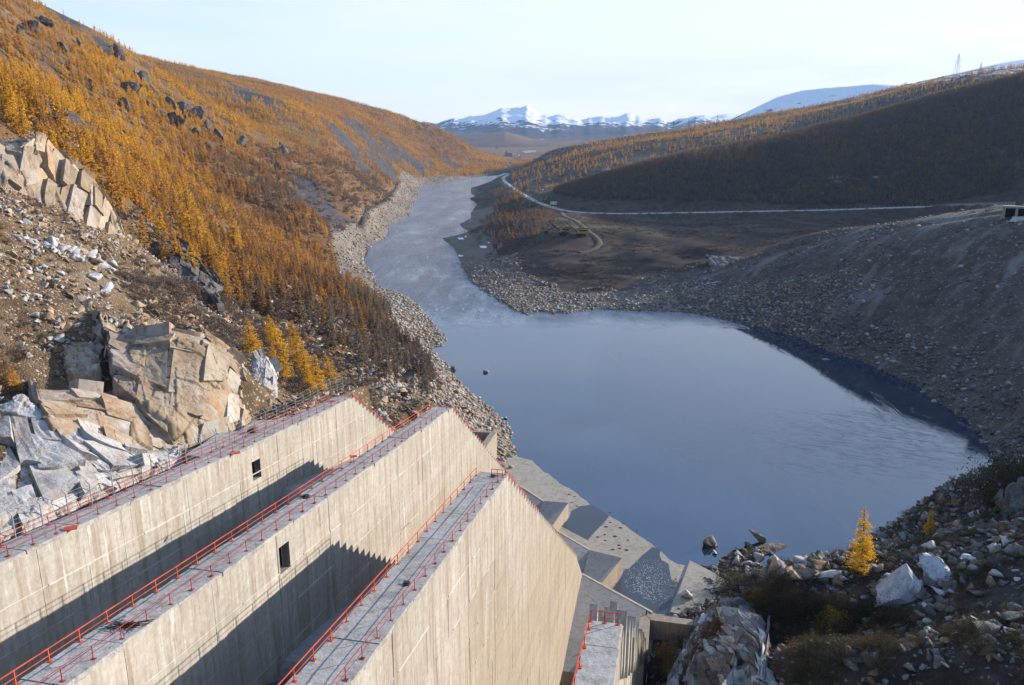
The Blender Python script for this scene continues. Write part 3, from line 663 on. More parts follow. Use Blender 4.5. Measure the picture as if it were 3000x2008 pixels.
def end_rail(W, vL, vR, mat):
    w, put, u1 = W[0], W[1], W[2]; rail(w, put, 'end_railing', [uv(u1-.3, vL+.25, ztop(u1)+.1), uv(u1-.3, (vL+vR)/2, ztop(u1)+.1), uv(u1-.3, vR-.3, ztop(u1)+.1)], UP, .045, M[mat])
end_rail(W3, -23.2, -21.15, 'red'); end_rail(W4, -5.9, -3.1, 'orange')
# little fittings left on the wall tops
def orange_plate(W, u, v, rz, lab, tall=.9, s=.9):
    mb = MB(); mb.box((0,0,tall), s, s*.7, .08); p = mb
    o = empty('orange_sign', uv(u, v, ztop(u)+.15), rz); tag(o, lab, 'sign plate')
    link('plate', p_mesh(mb, 'plate'), o, M['orange']); st = MB().bar((0,0,0), (0,0,tall), .05); link('stand', p_mesh(st, 'stand'), o, M['red']); return o
def p_mesh(mb, name):
    me = bpy.data.meshes.new(name); me.from_pydata(mb.v, [], mb.f); me.update(); return me
def topuv(px, py):
    d = ray(px, py); o = np.array([0,0,H]); n = np.array([0,0,1])+SL*EU; p = o+d*((ZA+SL*UA-o@n)/(d@n)); return p@EU, p@EV
for px, py, lab, t in [(208,1555,'orange plate on the deck of the fenced wall nearest the left edge',.12),(690,1332,'orange plate lying on the fenced wall near the square opening',.12),(970,1180,'small orange plate at the far end of the fenced wall',.12),(1037,1362,'orange disc on a thin stand on the second wall',1.1)]:
    u_, v_ = topuv(px, py); orange_plate(None, u_, v_, .4, lab, t, 1.3 if t < .5 else .9)
# tangle of cable on the second wall, debris on the third
mb = MB(); r_ = random.Random(4); u_, v_ = topuv(365, 1845)
q = np.array([0, 0, .1])
for i in range(70):
    a = r_.uniform(0, 6.3); n_ = np.array([r_.gauss(0, .9), r_.gauss(0, .6), abs(r_.gauss(.12, .15))]); mb.bar(q, n_, .022); q = n_
o = mb.build('cable_tangle', M['dark_steel']); o.location = uv(u_, v_, ztop(u_)+.12); tag(o, 'tangle of dark cable lying on the second concrete wall', 'cable')
for px, py, lab in [(1187,1718,'dark scrap of sheeting on the deck of the middle wall'),(1446,1400,'small black box at the far end of the middle wall deck'),(895,1461,'dark steel strip lying across the second wall')]:
    u_, v_ = topuv(px, py); mb = MB(); r_ = random.Random(px)
    for i in range(4): mb.box((r_.uniform(-.3,.3), r_.uniform(-.3,.3), .06+.05*i), r_.uniform(.4,1.), r_.uniform(.2,.5), .08, (math.cos(i),math.sin(i),0), (-math.sin(i),math.cos(i),0))
    o = mb.build('scrap', M['dark_steel']); o.location = uv(u_, v_, ztop(u_)+.1); tag(o, lab, 'scrap')
# wire fence behind the farthest wall
fence = empty('wire_fence', uv(40, -65.2, ztop(40))); tag(fence, 'tall white post and wire fence with bent tops along the farthest wall', 'fence')
def fput(mb, name, mat, parent=fence):
    me = bpy.data.meshes.new(name); me.from_pydata([tuple(np.array(p)-np.array(fence.location)) for p in mb.v], [], mb.f); me.update(); return link(name, me, parent, mat)
fu = list(np.arange(40, 150, 3.6)); wires = MB(); tops_ = []
for i, u in enumerate(fu):
    vb = -64.9-(0 if u < 120 else (u-120)*.09); b = uv(u, vb, (ztop(u) if u < 140 else ztop(140)-(u-140)*.2)-.3); t = b+np.array([0,0,2.7]); c = t+np.array([0,0,.45])-EV*.45
    mb = MB(); mb.bar(b, t, .075, 5); mb.bar(t, c, .06, 5); fput(mb, 'fence_post', M['galv']); tops_.append((b, t, c))
for (b, t, c), (b2, t2, c2) in zip(tops_[:-1], tops_[1:]):
    for f in (.2, .4, .6, .8, 1.): wires.bar(b+(t-b)*f, b2+(t2-b2)*f, .012, 3)
    wires.bar(c, c2, .012, 3)
fput(wires, 'wire', M['galv'])

# ---------------------------------------------------------------- chute floors and flip buckets
def zfloor(u, off):                                # off: shift of the bay along the axis (bay 2 = 0)
    s = u-off
    return np.interp(s, [20, 66, 68, 77, 84, 94, 99, 110, 176, 182, 192, 206, 235], [62, 62, 64.6, 62.9, 61., 58.8, 57., 51., 4., 2., 1.2, 3.4, 6.2])
def chute(label, off, vL, vR, ulip):
    us = np.arange(30+max(off, -10), 236+off, 1.2); vs = np.linspace(vL, vR, 14); V = []; F = []
    for u in us:
        for v in vs:
            ul = ulip(v); uu = min(u, ul); V.append(uv(uu, v, float(zfloor(uu, off))))
    n = len(vs)
    for i in range(len(us)-1):
        for j in range(n-1): F.append((i*n+j, i*n+j+1, (i+1)*n+j+1, (i+1)*n+j))
    me = bpy.data.meshes.new('spillway_floor'); me.from_pydata([tuple(q) for q in V], [], F); me.update(); me.validate()
    o = link('spillway_floor', me, None, M['conc_floor']); tag(o, label, 'spillway floor'); return o
lip2 = lambda v: 221.4-(v+39.3)*.741
lip3 = lambda v: 190.8-(v+21.2)*.64
lip1 = lambda v: 254.4-(v+59.4)*.79
chute('sloping concrete floor between the farthest wall and the second wall', 40, -61.2, -40.05, lip1)
chute('sloping concrete floor between the second and the middle wall, in shadow', 0, -40.2, -21.2, lip2)
chute('grey concrete floor between the middle wall and the nearest wall', -40, -21.3, -3., lip3)
def bucket(label, P, zt, zb=-1.):
    mb = MB(); mb.prism([uv(u, v, zb) for u, v in P], [uv(u, v, z) for (u, v), z in zip(P, zt)])
    o = mb.build('flip_bucket', M['conc']); o.data.materials.append(M['conc_floor']); o.data.polygons[1].material_index = 1; tag(o, label, 'flip bucket', 'concrete flip buckets'); return o
def zf(u, off): return float(zfloor(u, off))
bucket('far flip bucket block of grey concrete beyond the second wall', [(lip1(-40.05), -40.05), (231.6,-30.6), (214.6,-33.9), (212, -40.05)][::-1], [zf(lip1(-40), 40), 6.2, 5.2, 4.][::-1])
bucket('middle flip bucket block with a lit end face past the middle wall', [(lip2(-21.2), -21.2), (200.6,-11.2), (186.5,-16.6), (181, -21.2)][::-1], [zf(lip2(-21.2), 0), 6.3, 4.6, 3.9][::-1])
# lip faces below each bay's edge
for lab, L_, a, b, off in [('pale lip along the edge of the far bay', lip1, -61., -40., 40), ('pale lip along the edge of the middle bay', lip2, -40., -21.2, 0), ('pale lip along the edge of the nearest bay', lip3, -21.2, -2., -40)]:
    mb = MB(); vs = np.linspace(a, b, 10); P = [(L_(v), v) for v in vs]
    for (u0_, v0_), (u1_, v1_) in zip(P[:-1], P[1:]):
        za, zb = zf(u0_, off), zf(u1_, off)
        mb.prism([uv(u0_-.2, v0_, -1), uv(u1_-.2, v1_, -1), uv(u1_+1.3, v1_, -1), uv(u0_+1.3, v0_, -1)], [uv(u0_-.2, v0_, za+.04), uv(u1_-.2, v1_, zb+.04), uv(u1_+.9, v1_, zb-.15), uv(u0_+.9, v0_, za-.15)])
    o = mb.build('bucket_lip', M['conc']); tag(o, lab, 'concrete lip')
# ---------------------------------------------------------------- apron, puddles, slabs, pit, pier
def poly_slab(name, mat, pts, z, th, label=None, cat=None, kind=None, wob=0):
    P = [atz(a, b, z) for a, b in pts]; c = sum(P)/len(P)
    n2 = np.cross(P[1]-P[0], P[2]-P[1])[2]; ar = sum(P[i][0]*P[(i+1) % len(P)][1]-P[(i+1) % len(P)][0]*P[i][1] for i in range(len(P)))
    if ar < 0: P = P[::-1]
    mb = MB(); mb.prism([p-np.array([0,0,th]) for p in P], P); o = mb.build(name, mat); tag(o, label, cat, None, kind); return o
apron_uv = [(280,-62),(274.5,-50),(268,-46),(261,-40.2),(255,-35.5),(250,-30),(242,-24.6),(236,-18.4),(227,-10),(217,-1.5),(210,4),(207,10.5),(204.8,12.9),(200,18),(196,20.8),(184,21),(176,14),(172,2),(160,-4),(150,-60)]
r_ = random.Random(3); mb = MB(); AP = []
for (a, b) in zip(apron_uv, apron_uv[1:]+apron_uv[:1]):
    AP.append(a)
    if a[0] > 196 and b[0] > 196:
        for t in (.33, .66): AP.append((a[0]+(b[0]-a[0])*t+r_.uniform(-.6,.6), a[1]+(b[1]-a[1])*t+r_.uniform(-.6,.6)))
mb.prism([uv(u, v, -3) for u, v in AP][::-1], [uv(u, v, .95) for u, v in AP][::-1])
o = mb.build('concrete_apron', M['apron']); tag(o, 'pale concrete apron along the water edge with drain holes and puddles', 'concrete apron')
kerb = MB(); E_ = apron_uv[2:13]
for a, b in zip(E_[:-1], E_[1:]):
    kerb.prism([uv(a[0]-2.2, a[1]-1, -.5), uv(b[0]-2.2, b[1]-1, -.5), uv(b[0]+.1, b[1], -.5), uv(a[0]+.1, a[1], -.5)], [uv(a[0]-2.2, a[1]-1, .97+r_.random()*.1), uv(b[0]-2.2, b[1]-1, .98+r_.random()*.1), uv(b[0], b[1], .99), uv(a[0], a[1], .99)])
PA = [(1674,1497),(1700,1483),(1733,1479),(1758,1492),(1784,1513),(1771,1530),(1745,1556),(1722,1582),(1680,1560),(1638,1538),(1660,1527),(1669,1515)]
PB = [(1821,1690),(1829,1669),(1845,1664),(1860,1649),(1885,1625),(1912,1603),(1936,1608),(1932,1625),(1938,1641),(1959,1652),(1962,1675),(1967,1696),(1978,1706),(1990,1704),(1997,1694),(1982,1735),(1968,1770),(1956,1800),(1925,1798),(1870,1768),(1815,1740),(1795,1725)]
for nm, P in (('puddle', PA), ('puddle', PB), ('puddle', [(1964,1793),(1990,1800),(2027,1806),(2060,1822),(2035,1822),(1985,1813),(1945,1804)])): poly_slab(nm, M['puddle'], P, 1.0, .02, kind='structure')
mb = MB(); cen = np.array([1900., 1710.]); r_ = random.Random(12)
for i in range(1100):
    px = r_.gauss(1895, 42); py = r_.gauss(1705, 42)
    if py < 1640 or py > 1790 or px < 1828 or px > 1972-(py-1640)*.0 or px > 2000-(py-1690)*.4 or py > 1760+(px-1900)*.5: continue
    c = atz(px, py, 1.03); s = r_.uniform(.04, .11); mb.add([c+np.array([math.cos(a)*s, math.sin(a)*s*.8, 0]) for a in (0.3, 1.4, 2.5, 3.6, 4.9, 5.7)], [(0,1,2,3,4,5)])
tag(mb.build('foam_flecks', M['foamdot']), kind='stuff', label='white flecks of foam on the large puddle')
tri = poly_slab('sloping_slab', M['apron'], [(2021,1642),(2080,1672),(2130,1703),(2172,1727),(2120,1762),(2094,1782),(2078,1800),(2066,1821),(2045,1812),(2027,1806),(1995,1800),(1964,1793),(1990,1728)], 1.35, 2., 'smooth triangular concrete slab at the right end of the apron, a white rock on it', 'concrete slab')
hs = MB(); r_ = random.Random(8)
for px, py in [(1788,1531),(1775,1544),(1827,1535),(1818,1547),(1865,1556),(1772,1567),(1801,1572),(1839,1583),(1813,1598),(1815,1608),(1795,1611),(1751,1574),(1773,1584),(1835,1612),(1786,1502),(1683,1455),(1675,1473),(1690,1484),(1667,1449)]:
    c = atz(px, py, .955); s = r_.uniform(.3, .55); ring = [c+np.array([math.cos(a)*s*1.3, math.sin(a)*s, .012]) for a in np.linspace(0, 2*math.pi, 9)[:-1]]
    hs.add(ring+[c+np.array([0,0,.004])], [(i, (i+1) % 8, 8) for i in range(8)])
for q in (hs,):
    hh = q.build('drain_hole', M['recess_shade'], o); hh['kind'] = 'stuff'  # flat near-black discs paint the shade inside the holes
# pit box
cz = 14.; c0 = atz(1456, 1361, 1.); c1 = np.array([c0[0], c0[1], cz]); a1 = atz(1412, 1327, cz); dA = (a1-c1)*1.25; dA[2] = 0; dB = np.array([-10.5, 1.2, 0.])
pit = empty('concrete_pit', (c0[0], c0[1], 0)); tag(pit, 'open concrete pit box behind the end of the second wall at the water', 'concrete pit')
def wallbox(a, b, th, z0, z1, name, mat, parent):
    t = (b-a)/np.linalg.norm(b-a); n = np.array([-t[1], t[0], 0]); P = [a, b, b+n*th, a+n*th]
    ar = sum(P[i][0]*P[(i+1) % 4][1]-P[(i+1) % 4][0]*P[i][1] for i in range(4)); P = P if ar > 0 else P[::-1]
    mb = MB(); L0 = np.array(parent.location) if parent else np.zeros(3)
    mb.prism([np.array([p[0], p[1], z0])-L0 for p in P], [np.array([p[0], p[1], z1])-L0 for p in P]); return link(name, p_mesh(mb, name), parent, mat)
wallbox(c1, c1+dA, -2.2, -1, cz, 'side_wall', M['conc'], pit); wallbox(c1+dB, c1-np.array([2.3,-.2,0]), -1.1, -1, cz-.02, 'back_wall', M['conc'], pit)
wallbox(c1+dB+np.array([0,-.3,0]), c1+dB+dA, 1., -1, cz-.03, 'side_wall', M['conc'], pit); wallbox(c1+dB+dA*.02+np.array([1.2,-1.6,0]), c1+dA*.1+np.array([-2.4,-1.6,0]), -14, -1, 2.5, 'pit_floor', M['recess_shade'], pit)  # pit floor coloured near black for the shade down inside
# pier and retaining wall at the right-hand end
pz = 6.6
rw = empty('retaining_wall', (0,0,0)); Pa = [atz(a, b, pz) for a, b in [(1890,1797),(2082,1823),(2080,1839),(1907,1817)]]
rw.location = (Pa[0][0], Pa[0][1], 0); tag(rw, 'low concrete wall spanning over a dark hollow right of the nearest bay', 'retaining wall')
def rput(P, zb, zt, name, mat):
    mb = MB(); L0 = np.array(rw.location); ar = sum(P[i][0]*P[(i+1) % len(P)][1]-P[(i+1) % len(P)][0]*P[i][1] for i in range(len(P))); P = P if ar > 0 else P[::-1]
    mb.prism([np.array([p[0], p[1], zb])-L0 for p in P], [np.array([p[0], p[1], zt])-L0 for p in P]); return link(name, p_mesh(mb, name), rw, mat)
rput(Pa, -1, pz, 'wall_beam', M['conc']); rput([atz(a, b, pz) for a, b in [(1876,1800),(1906,1804),(1897,1905),(1862,1905)]], -1, pz-.04, 'pier', M['conc'])
mb = MB(); q = atz(1894, 1800, pz); mb.box(q-np.array(rw.location)+np.array([0,0,.5]), .3, .3, 1.2); link('stub', p_mesh(mb, 'stub'), rw, M['dark_steel'])
poly_slab('brown_pool', plain_mat('brown_water', (.05,.032,.018), .06, 0, .2, .3, .5), [(1600,1905),(1668,1918),(1690,1922),(1700,1930),(1690,2040),(1560,2040)], 1.75, .02, kind='structure')
# black standing water behind the crest of the middle bay
u_pts = [(42,-40),(42,-21.4),(66,-21.4),(69.5,-26),(68.6,-29),(70.5,-31),(66.8,-33.5),(67.5,-36),(65.5,-38),(64,-40)]
mb = MB(); mb.prism([uv(a, b, 63.) for a, b in u_pts], [uv(a, b, 64.72) for a, b in u_pts]); tag(mb.build('standing_water', M['puddle']), kind='structure')
# fallen slab leaning at the right of the apron
fs = empty('fallen_slab', atz(2225, 1735, 2.)); tag(fs, 'leaning broken concrete slab among boulders right of the apron', 'concrete slab')
mb = MB(); mb.box((0,0,1.6), 5.2, .9, 5.2, (.86,.30,-.42), (-.3,.95,.05), (.4,.1,.91)); link('slab', p_mesh(mb, 'slab'), fs, M['apron'])
mb = MB(); mb.box((3.6,-2.0,1.1), 5.5, 1.2, .7, (.97,-.18,.05), (.18,.97,0)); link('slab', p_mesh(mb, 'slab'), fs, M['apron'])
# ---------------------------------------------------------------- rock
def rock_mat(name, cols, pale, rust, sc_=.25, dark=(.05,.045,.04), paleamt=.45):
    k = NM(name); p = k.pos(); rnd = k.rand(); q = k.n('ShaderNodeVectorMath', operation='ADD'); k.put(q.inputs[0], p); 
    cx = k.n('ShaderNodeCombineXYZ'); k.put(cx.inputs[0], k.math('MULTIPLY', rnd, 97.)); k.put(q.inputs[1], cx.outputs[0]); v = q.outputs[0]
    a = k.noise(v, sc_, 6, .62, .4); b = k.noise(v, sc_*6, 6, .7); r3 = k.noise(v, sc_*.45, 4, .6, .8)
    col = k.ramp(k.math('ADD', k.math('MULTIPLY', a, .75), k.math('MULTIPLY', b, .25)), [(.36, cols[0]), (.5, cols[1]), (.62, cols[2])])
    col = k.mix(k.math('MULTIPLY', k.lin(r3, .54, .64), paleamt), col, pale)
    col = k.mix(k.math('MULTIPLY', k.lin(k.noise(v, sc_*.8, 5, .65, 1.), .56, .68), .75), col, rust)
    col = k.mix(k.lin(rnd, .0, 1., .0, .35), col, pale)
    cr = k.math('ABSOLUTE', k.math('SUBTRACT', k.noise(k.mapping(v, (1.2, 1.2, .55), (.3, .2, .4)), sc_*1.3, 5, .6, .3), .5)); crk = k.lin(cr, .014, .0)
    col = k.mix(k.math('MULTIPLY', crk, .6), col, dark); col = k.mix(k.math('MULTIPLY', k.attr('crack'), .92), col, dark)
    vs = k.noise(k.mapping(v, (1.1, 1.1, .10)), 1., 5, .65); col = k.mix(k.lin(vs, .54, .70, 0, .5), col, rust); col = k.mix(k.lin(vs, .46, .34, 0, .35), col, pale); col = k.mix(k.lin(b, .55, .75, 0, .5), col, dark)
    return k.done(col, .93, k.bump(k.math('ADD', b, k.math('MULTIPLY', k.math('MINIMUM', cr, .1), 4.)), .7, .18), .1)
M['tan_rock'] = rock_mat('tan_rock', [(.17,.105,.06),(.34,.235,.14),(.44,.34,.23)], (.47,.44,.40), (.30,.13,.045), .22)
M['grey_rock'] = rock_mat('grey_rock', [(.17,.155,.145),(.31,.30,.295),(.41,.40,.395)], (.50,.50,.505), (.38,.23,.11), .25)
M['dark_rock'] = rock_mat('dark_rock', [(.045,.042,.042),(.085,.078,.075),(.14,.125,.115)], (.2,.19,.18), (.16,.085,.04), .3)
M['white_rock'] = rock_mat('white_rock', [(.26,.26,.28),(.40,.40,.43),(.50,.50,.53)], (.58,.58,.6), (.34,.29,.24), .4, (.10,.095,.095))
M['brown_rock'] = rock_mat('brown_rock', [(.10,.06,.035),(.19,.12,.065),(.28,.19,.11)], (.36,.32,.28), (.22,.10,.04), .6)
M['cobble_rock'] = rock_mat('cobble_stone', [(.11,.092,.075),(.185,.155,.128),(.26,.23,.195)], (.36,.34,.32), (.22,.14,.08), .6, paleamt=.3)
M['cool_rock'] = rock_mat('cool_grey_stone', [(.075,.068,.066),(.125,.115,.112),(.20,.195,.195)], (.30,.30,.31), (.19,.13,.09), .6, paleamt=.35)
def h3(ix, iy, iz, s):
    h = (ix*374761393 + iy*668265263 + iz*2147483647 + s*1274126177) & 0xffffffff
    h = ((h ^ (h >> 13))*1274126177) & 0xffffffff; h = ((h ^ (h >> 15))*2246822519) & 0xffffffff; return ((h ^ (h >> 16)) & 0xffffffff)/4294967296.
def blocky(P, cell, amp, s, aniso=(1,1,1), tilt=.35):
    """rock broken along three joint sets: each block stands at its own depth with a slightly tilted face, a cleft between blocks"""
    g = np.random.default_rng(s*7+1); Q = P*np.array(aniso)
    w = np.stack([fbm(Q[:,0]+Q[:,2]*.7, Q[:,1]-Q[:,2]*.4, cell*3.1, 2, s+i) for i in range(3)], 1)*cell*.09
    ax = np.array([[.93,.25,.10],[-.30,.90,.18],[-.12,-.22,.96]])+g.normal(size=(3,3))*.14; ax /= np.linalg.norm(ax, axis=1)[:,None]
    T = (Q+w)@ax.T/cell*np.array([1., 1., .8]); I = np.floor(T).astype(np.int64)
    I[:,0] += 0; k2 = h3(I[:,2], I[:,2]*0, I[:,2]*0, s)*.9; T[:,0] += k2; T[:,1] += k2*.7; I = np.floor(T).astype(np.int64); f = T-I
    h = [h3(I[:,0], I[:,1], I[:,2], s+i) for i in range(5)]
    # some joints are open, most are closed
    mrg = [(h3(I[:,0]*(j == 0)+np.rint(T[:,0]).astype(np.int64)*(j == 0), np.rint(T[:,1]).astype(np.int64)*(j == 1), np.rint(T[:,2]).astype(np.int64)*(j == 2), s+20+j) > .45) for j in range(3)]
    e = np.min(np.stack([np.where(mrg[j], np.minimum(f[:,j], 1-f[:,j]), .5) for j in range(3)], 1), 1)
    lump = (h[0]-.5)*1.5+((f[:,0]-.5)*(h[1]-.5)+(f[:,1]-.5)*(h[2]-.5)+(f[:,2]-.5)*(h[3]-.5))*2*tilt*1.6
    return amp*(lump-(.5 if cell > 5 else .45)*np.clip(1-e/.026, 0, 1)), np.clip(1-e/.035, 0, 1)
def resample(P, n):
    P = np.array(P); s = np.concatenate([[0], np.cumsum(np.linalg.norm(np.diff(P, axis=0), axis=1))]); t = np.linspace(0, s[-1], n)
    return np.stack([np.interp(t, s, P[:,k]) for k in range(3)], 1)
def cliff(rows, label, mat, step=.38, amps=((7., 1.1), (2.6, .55), (.95, .22)), back=13., seed=1, aniso=(1,1,.6), name='rock_outcrop', blocks=None):
    R_ = [[aty(*q) for q in r] for r in rows]
    top = [p+np.array([p[0], p[1], 0])/np.hypot(p[0], p[1])*back+np.array([0,0,-.22*back]) for p in R_[0]]
    lip = [p+np.array([p[0], p[1], 0])/np.hypot(p[0], p[1])*back*.3+np.array([0,0,.3]) for p in R_[0]]
    bot = [p+np.array([-p[0]*.01, -2., -5.]) for p in R_[-1]]
    R_ = [top, lip]+R_+[bot]
    n = max(int(max(np.linalg.norm(np.diff(np.array(r), axis=0), axis=1).sum() for r in R_)/step), 12)
    G = [resample(r, n) for r in R_]; out_ = []
    def away(p, f): return p+np.array([p[0], p[1], 0])/np.hypot(p[0], p[1])*f
    G = [np.concatenate([[away(r[0]+(r[0]-r[1])*.3, back*.8*t) for t in (1., .75, .5, .25)], r, [away(r[-1]+(r[-1]-r[-2])*.3, back*.8*t) for t in (.25, .5, .75, 1.)]]) for r in G]; n += 8
    for a, b in zip(G[:-1], G[1:]):
        m = max(int(np.linalg.norm(a-b, axis=1).max()/step), 2)
        for i in range(m): out_.append(a+(b-a)*i/m)
    out_.append(G[-1]); X = np.array(out_)
    for _ in range(2): X[1:-1,1:-1] = (X[:-2,1:-1]+X[2:,1:-1]+X[1:-1,:-2]+X[1:-1,2:]+2*X[1:-1,1:-1])/6
    du = np.gradient(X, axis=1); dv = np.gradient(X, axis=0); N = np.cross(du, dv); N /= np.linalg.norm(N, axis=2)[...,None]+1e-9
    toC = np.array([0,0,H])-X; N *= np.sign((N*toC).sum(2).mean())
    if blocks: amps = tuple((c, a*.45) for c, a in amps)
    P = X.reshape(-1, 3); BB = [blocky(P, c, a*1.35, seed*11+i*3, aniso) for i, (c, a) in enumerate(amps)]; disp = sum(q[0] for q in BB); crack = np.max(np.stack([q[1]*w for q, w in zip(BB, (1., .75, .35))]), 0)
    m, n = X.shape[:2]; edge = np.minimum(np.minimum(np.arange(n), n-1-np.arange(n))/4., 1)[None,:]*np.ones((m, 1))
    drop = (1-edge)*.2
    Y = X+N*(disp.reshape(m, n, 1)*edge[...,None])-N*drop[...,None]
    Q = np.stack([(np.arange(m-1)[:,None]*n+np.arange(n-1)).ravel()+k_ for k_ in (0, 1, n+1, n)], 1)
    if N[m//2, n//2]@np.cross(Y[m//2, n//2+1]-Y[m//2, n//2], Y[m//2+1, n//2]-Y[m//2, n//2]) < 0: Q = Q[:, ::-1]
    me = mesh_np(name, Y.reshape(-1, 3), Q, False); vattr(me, 'crack', crack); o = link(name, me, None, mat); tag(o, label, 'rock face')
    if blocks:                                       # the blocks that the joints cut out of the face, each a flat-faced piece of its own
        cw, ch, am, shear, bm_ = blocks; g = random.Random(seed*13+5); iu = 3; bases = bm_
        LU = np.linalg.norm(X[m//2, 1:]-X[m//2, :-1], axis=1).mean(); LV = np.linalg.norm(X[1:, n//2]-X[:-1, n//2], axis=1)[m//6:].mean()
        r0 = int(m*.10); r1 = m-max(3, int(2.5/LV))
        while iu < n-6:
            wu = max(4, int(cw*g.uniform(.55, 1.6)/LU)); j = r0-g.randrange(1+max(1, int(ch*.6/LV)))
            while j < r1:
                hv = max(4, int(ch*g.uniform(.5, 1.7)/LV)); a0, a1, b0, b1 = iu, min(iu+wu, n-3), max(j, r0), min(j+hv, r1); j += hv
                if a1-a0 < 3 or b1-b0 < 3 or g.random() < .10: continue
                k_ = 6; s0, s1, s2, s3 = (g.uniform(-.19, .19) for _ in range(4)); pts = np.zeros((k_, k_, 3)); sh = shear*(b1-b0)
                for p_ in range(k_):
                    for q_ in range(k_):
                        fu, fv = q_/(k_-1), p_/(k_-1); uu = a0+(a1-a0)*(fu*(1+s0*(1-fv)+s1*fv)+.04*math.sin(5*fv+seed)*(0 < q_ < k_-1)); vv = b0+(b1-b0)*(fv*(1+s2*(1-fu)+s3*fu)); uu += sh*(fv-.5)
                        uu = min(max(uu, 0), n-1.001); vv = min(max(vv, 0), m-1.001); x0, y0 = int(uu), int(vv); fx_, fy_ = uu-x0, vv-y0
                        pts[p_, q_] = (X[y0, x0]*(1-fx_)+X[y0, x0+1]*fx_)*(1-fy_)+(X[y0+1, x0]*(1-fx_)+X[y0+1, x0+1]*fx_)*fy_
                Z_ = pts.reshape(-1, 3); c_ = Z_.mean(0); nrm = np.linalg.svd(Z_-c_)[2][2]; nrm = nrm*np.sign(nrm@(np.array([0,0,H])-c_))
                off = am*g.random()**1.5; tl = (g.uniform(-.10, .10), g.uniform(-.10, .10)); hh = (Z_-c_)@nrm; Z_ = Z_-np.outer(hh*.82, nrm)
                e1 = np.linalg.svd(Z_-c_)[2][0]; e2 = np.cross(nrm, e1); Z_ = Z_+np.outer((Z_-c_)@e1*tl[0]+(Z_-c_)@e2*tl[1]+off+np.array([g.gauss(0, .045) for _ in range(k_*k_)]), nrm)
                Z_ = c_+(Z_-c_)*.985; F_ = [(a*k_+b, a*k_+b+1, (a+1)*k_+b+1, (a+1)*k_+b) for a in range(k_-1) for b in range(k_-1)]
                ring = [q for q in range(k_)]+[p*k_+k_-1 for p in range(1, k_)]+[(k_-1)*k_+q for q in range(k_-2, -1, -1)]+[p*k_ for p in range(k_-2, 0, -1)]; B_ = Z_[ring]-nrm*1.9; nz_ = len(Z_)
                F_ += [(ring[i], ring[(i+1) % len(ring)], nz_+(i+1) % len(ring), nz_+i) for i in range(len(ring))]
                mb = MB(); mb.add(list(Z_)+list(B_), F_); link('rock_block', p_mesh(mb, 'rock_block'), o, M[g.choice(bases)])
            iu += wu
    return o
M['face_rock'] = rock_mat('cliff_rock', [(.155,.11,.07),(.26,.195,.13),(.33,.265,.19)], (.35,.33,.305), (.22,.10,.042), .12, (.045,.038,.033), .75)
M['slab_rock'] = rock_mat('orange_slab_rock', [(.19,.115,.06),(.30,.21,.13),(.37,.31,.25)], (.42,.41,.40), (.29,.13,.05), .10, (.06,.05,.042), .85)
M['pale_grey'] = rock_mat('pale_grey_rock', [(.16,.15,.145),(.28,.27,.265),(.38,.375,.37)], (.45,.45,.455), (.30,.19,.10), .2, (.07,.065,.06), .6)
cliff([[(0,432,186),(64,417,190),(124,414,194),(162,444,197),(226,504,200),(282,556,206),(342,667,212),(352,700,212)],
       [(-20,500,176),(30,520,178),(90,560,184),(150,600,188),(215,650,192),(270,690,196),(320,740,202),(345,752,205)]], 'tall tan rock face at the upper left below the larches', M['face_rock'], .3, ((10., 1.5), (3.6, .75), (1.2, .25)), 16, 2, (1.2,1.2,.35), blocks=(4.2, 8., 1.5, .12, ['face_rock','face_rock','tan_rock']))
cliff([[(300,962,127),(355,1000,127),(430,1006,127),(500,999,128),(577,1012,130),(641,1033,133),(692,1076,138),(722,1135,142)],
       [(315,1040,121),(380,1080,119.5),(430,1110,119.5),(504,1120,120),(575,1140,121.5),(645,1150,126),(700,1170,132),(730,1190,136)],
       [(330,1110,116),(402,1174,113),(455,1210,113),(504,1243,113),(568,1292,115),(650,1253,121),(700,1237,127),(738,1224,132)]], 'large sheer tan rock face standing over the concrete platform', M['face_rock'], .19, ((13., .8), (4.2, .6), (1.5, .28), (.6, .10)), 12, 5, (1,1,.6), blocks=(6.0, 6.5, .9, -.10, ['face_rock','face_rock','face_rock','slab_rock']))
cliff([[(94,1166,104),(200,1166,107),(299,1172,110),(397,1194,113),(500,1248,115),(562,1290,116)],
       [(150,1255,98),(240,1270,101),(320,1300,103.5),(400,1335,105.5),(470,1345,108),(548,1326,111)]], 'smooth orange rock slab sloping down behind the wire fence', M['slab_rock'], .2, ((12., .45), (4., .35), (1.3, .16)), 8, 8, (.35,1,1), blocks=(9., 3.2, .5, .35, ['slab_rock']))
cliff([[(-40,1240,98),(0,1215,99),(70,1178,102.5),(150,1250,99),(160,1300,97),(240,1275,100),(310,1320,101),(380,1345,102.5),(450,1350,105),(520,1340,108)],
       [(-40,1380,88.5),(0,1370,90),(80,1345,93),(150,1360,93),(220,1350,95),(300,1380,97),(370,1370,99.5),(440,1375,102),(520,1352,107)],
       [(-40,1585,75.5),(0,1560,77.5),(94,1515,81.5),(200,1460,86.5),(299,1415,92.5),(397,1375,98.5),(470,1355,103.5),(530,1345,107)]], 'broken grey white rock blocks below the orange slab behind the fence', M['grey_rock'], .2, ((8., 1.1), (3.2, .55), (1.2, .2)), 6, 9, (1,1,.6), blocks=(4.2, 4.5, 1.1, .15, ['grey_rock','grey_rock','pale_grey']))
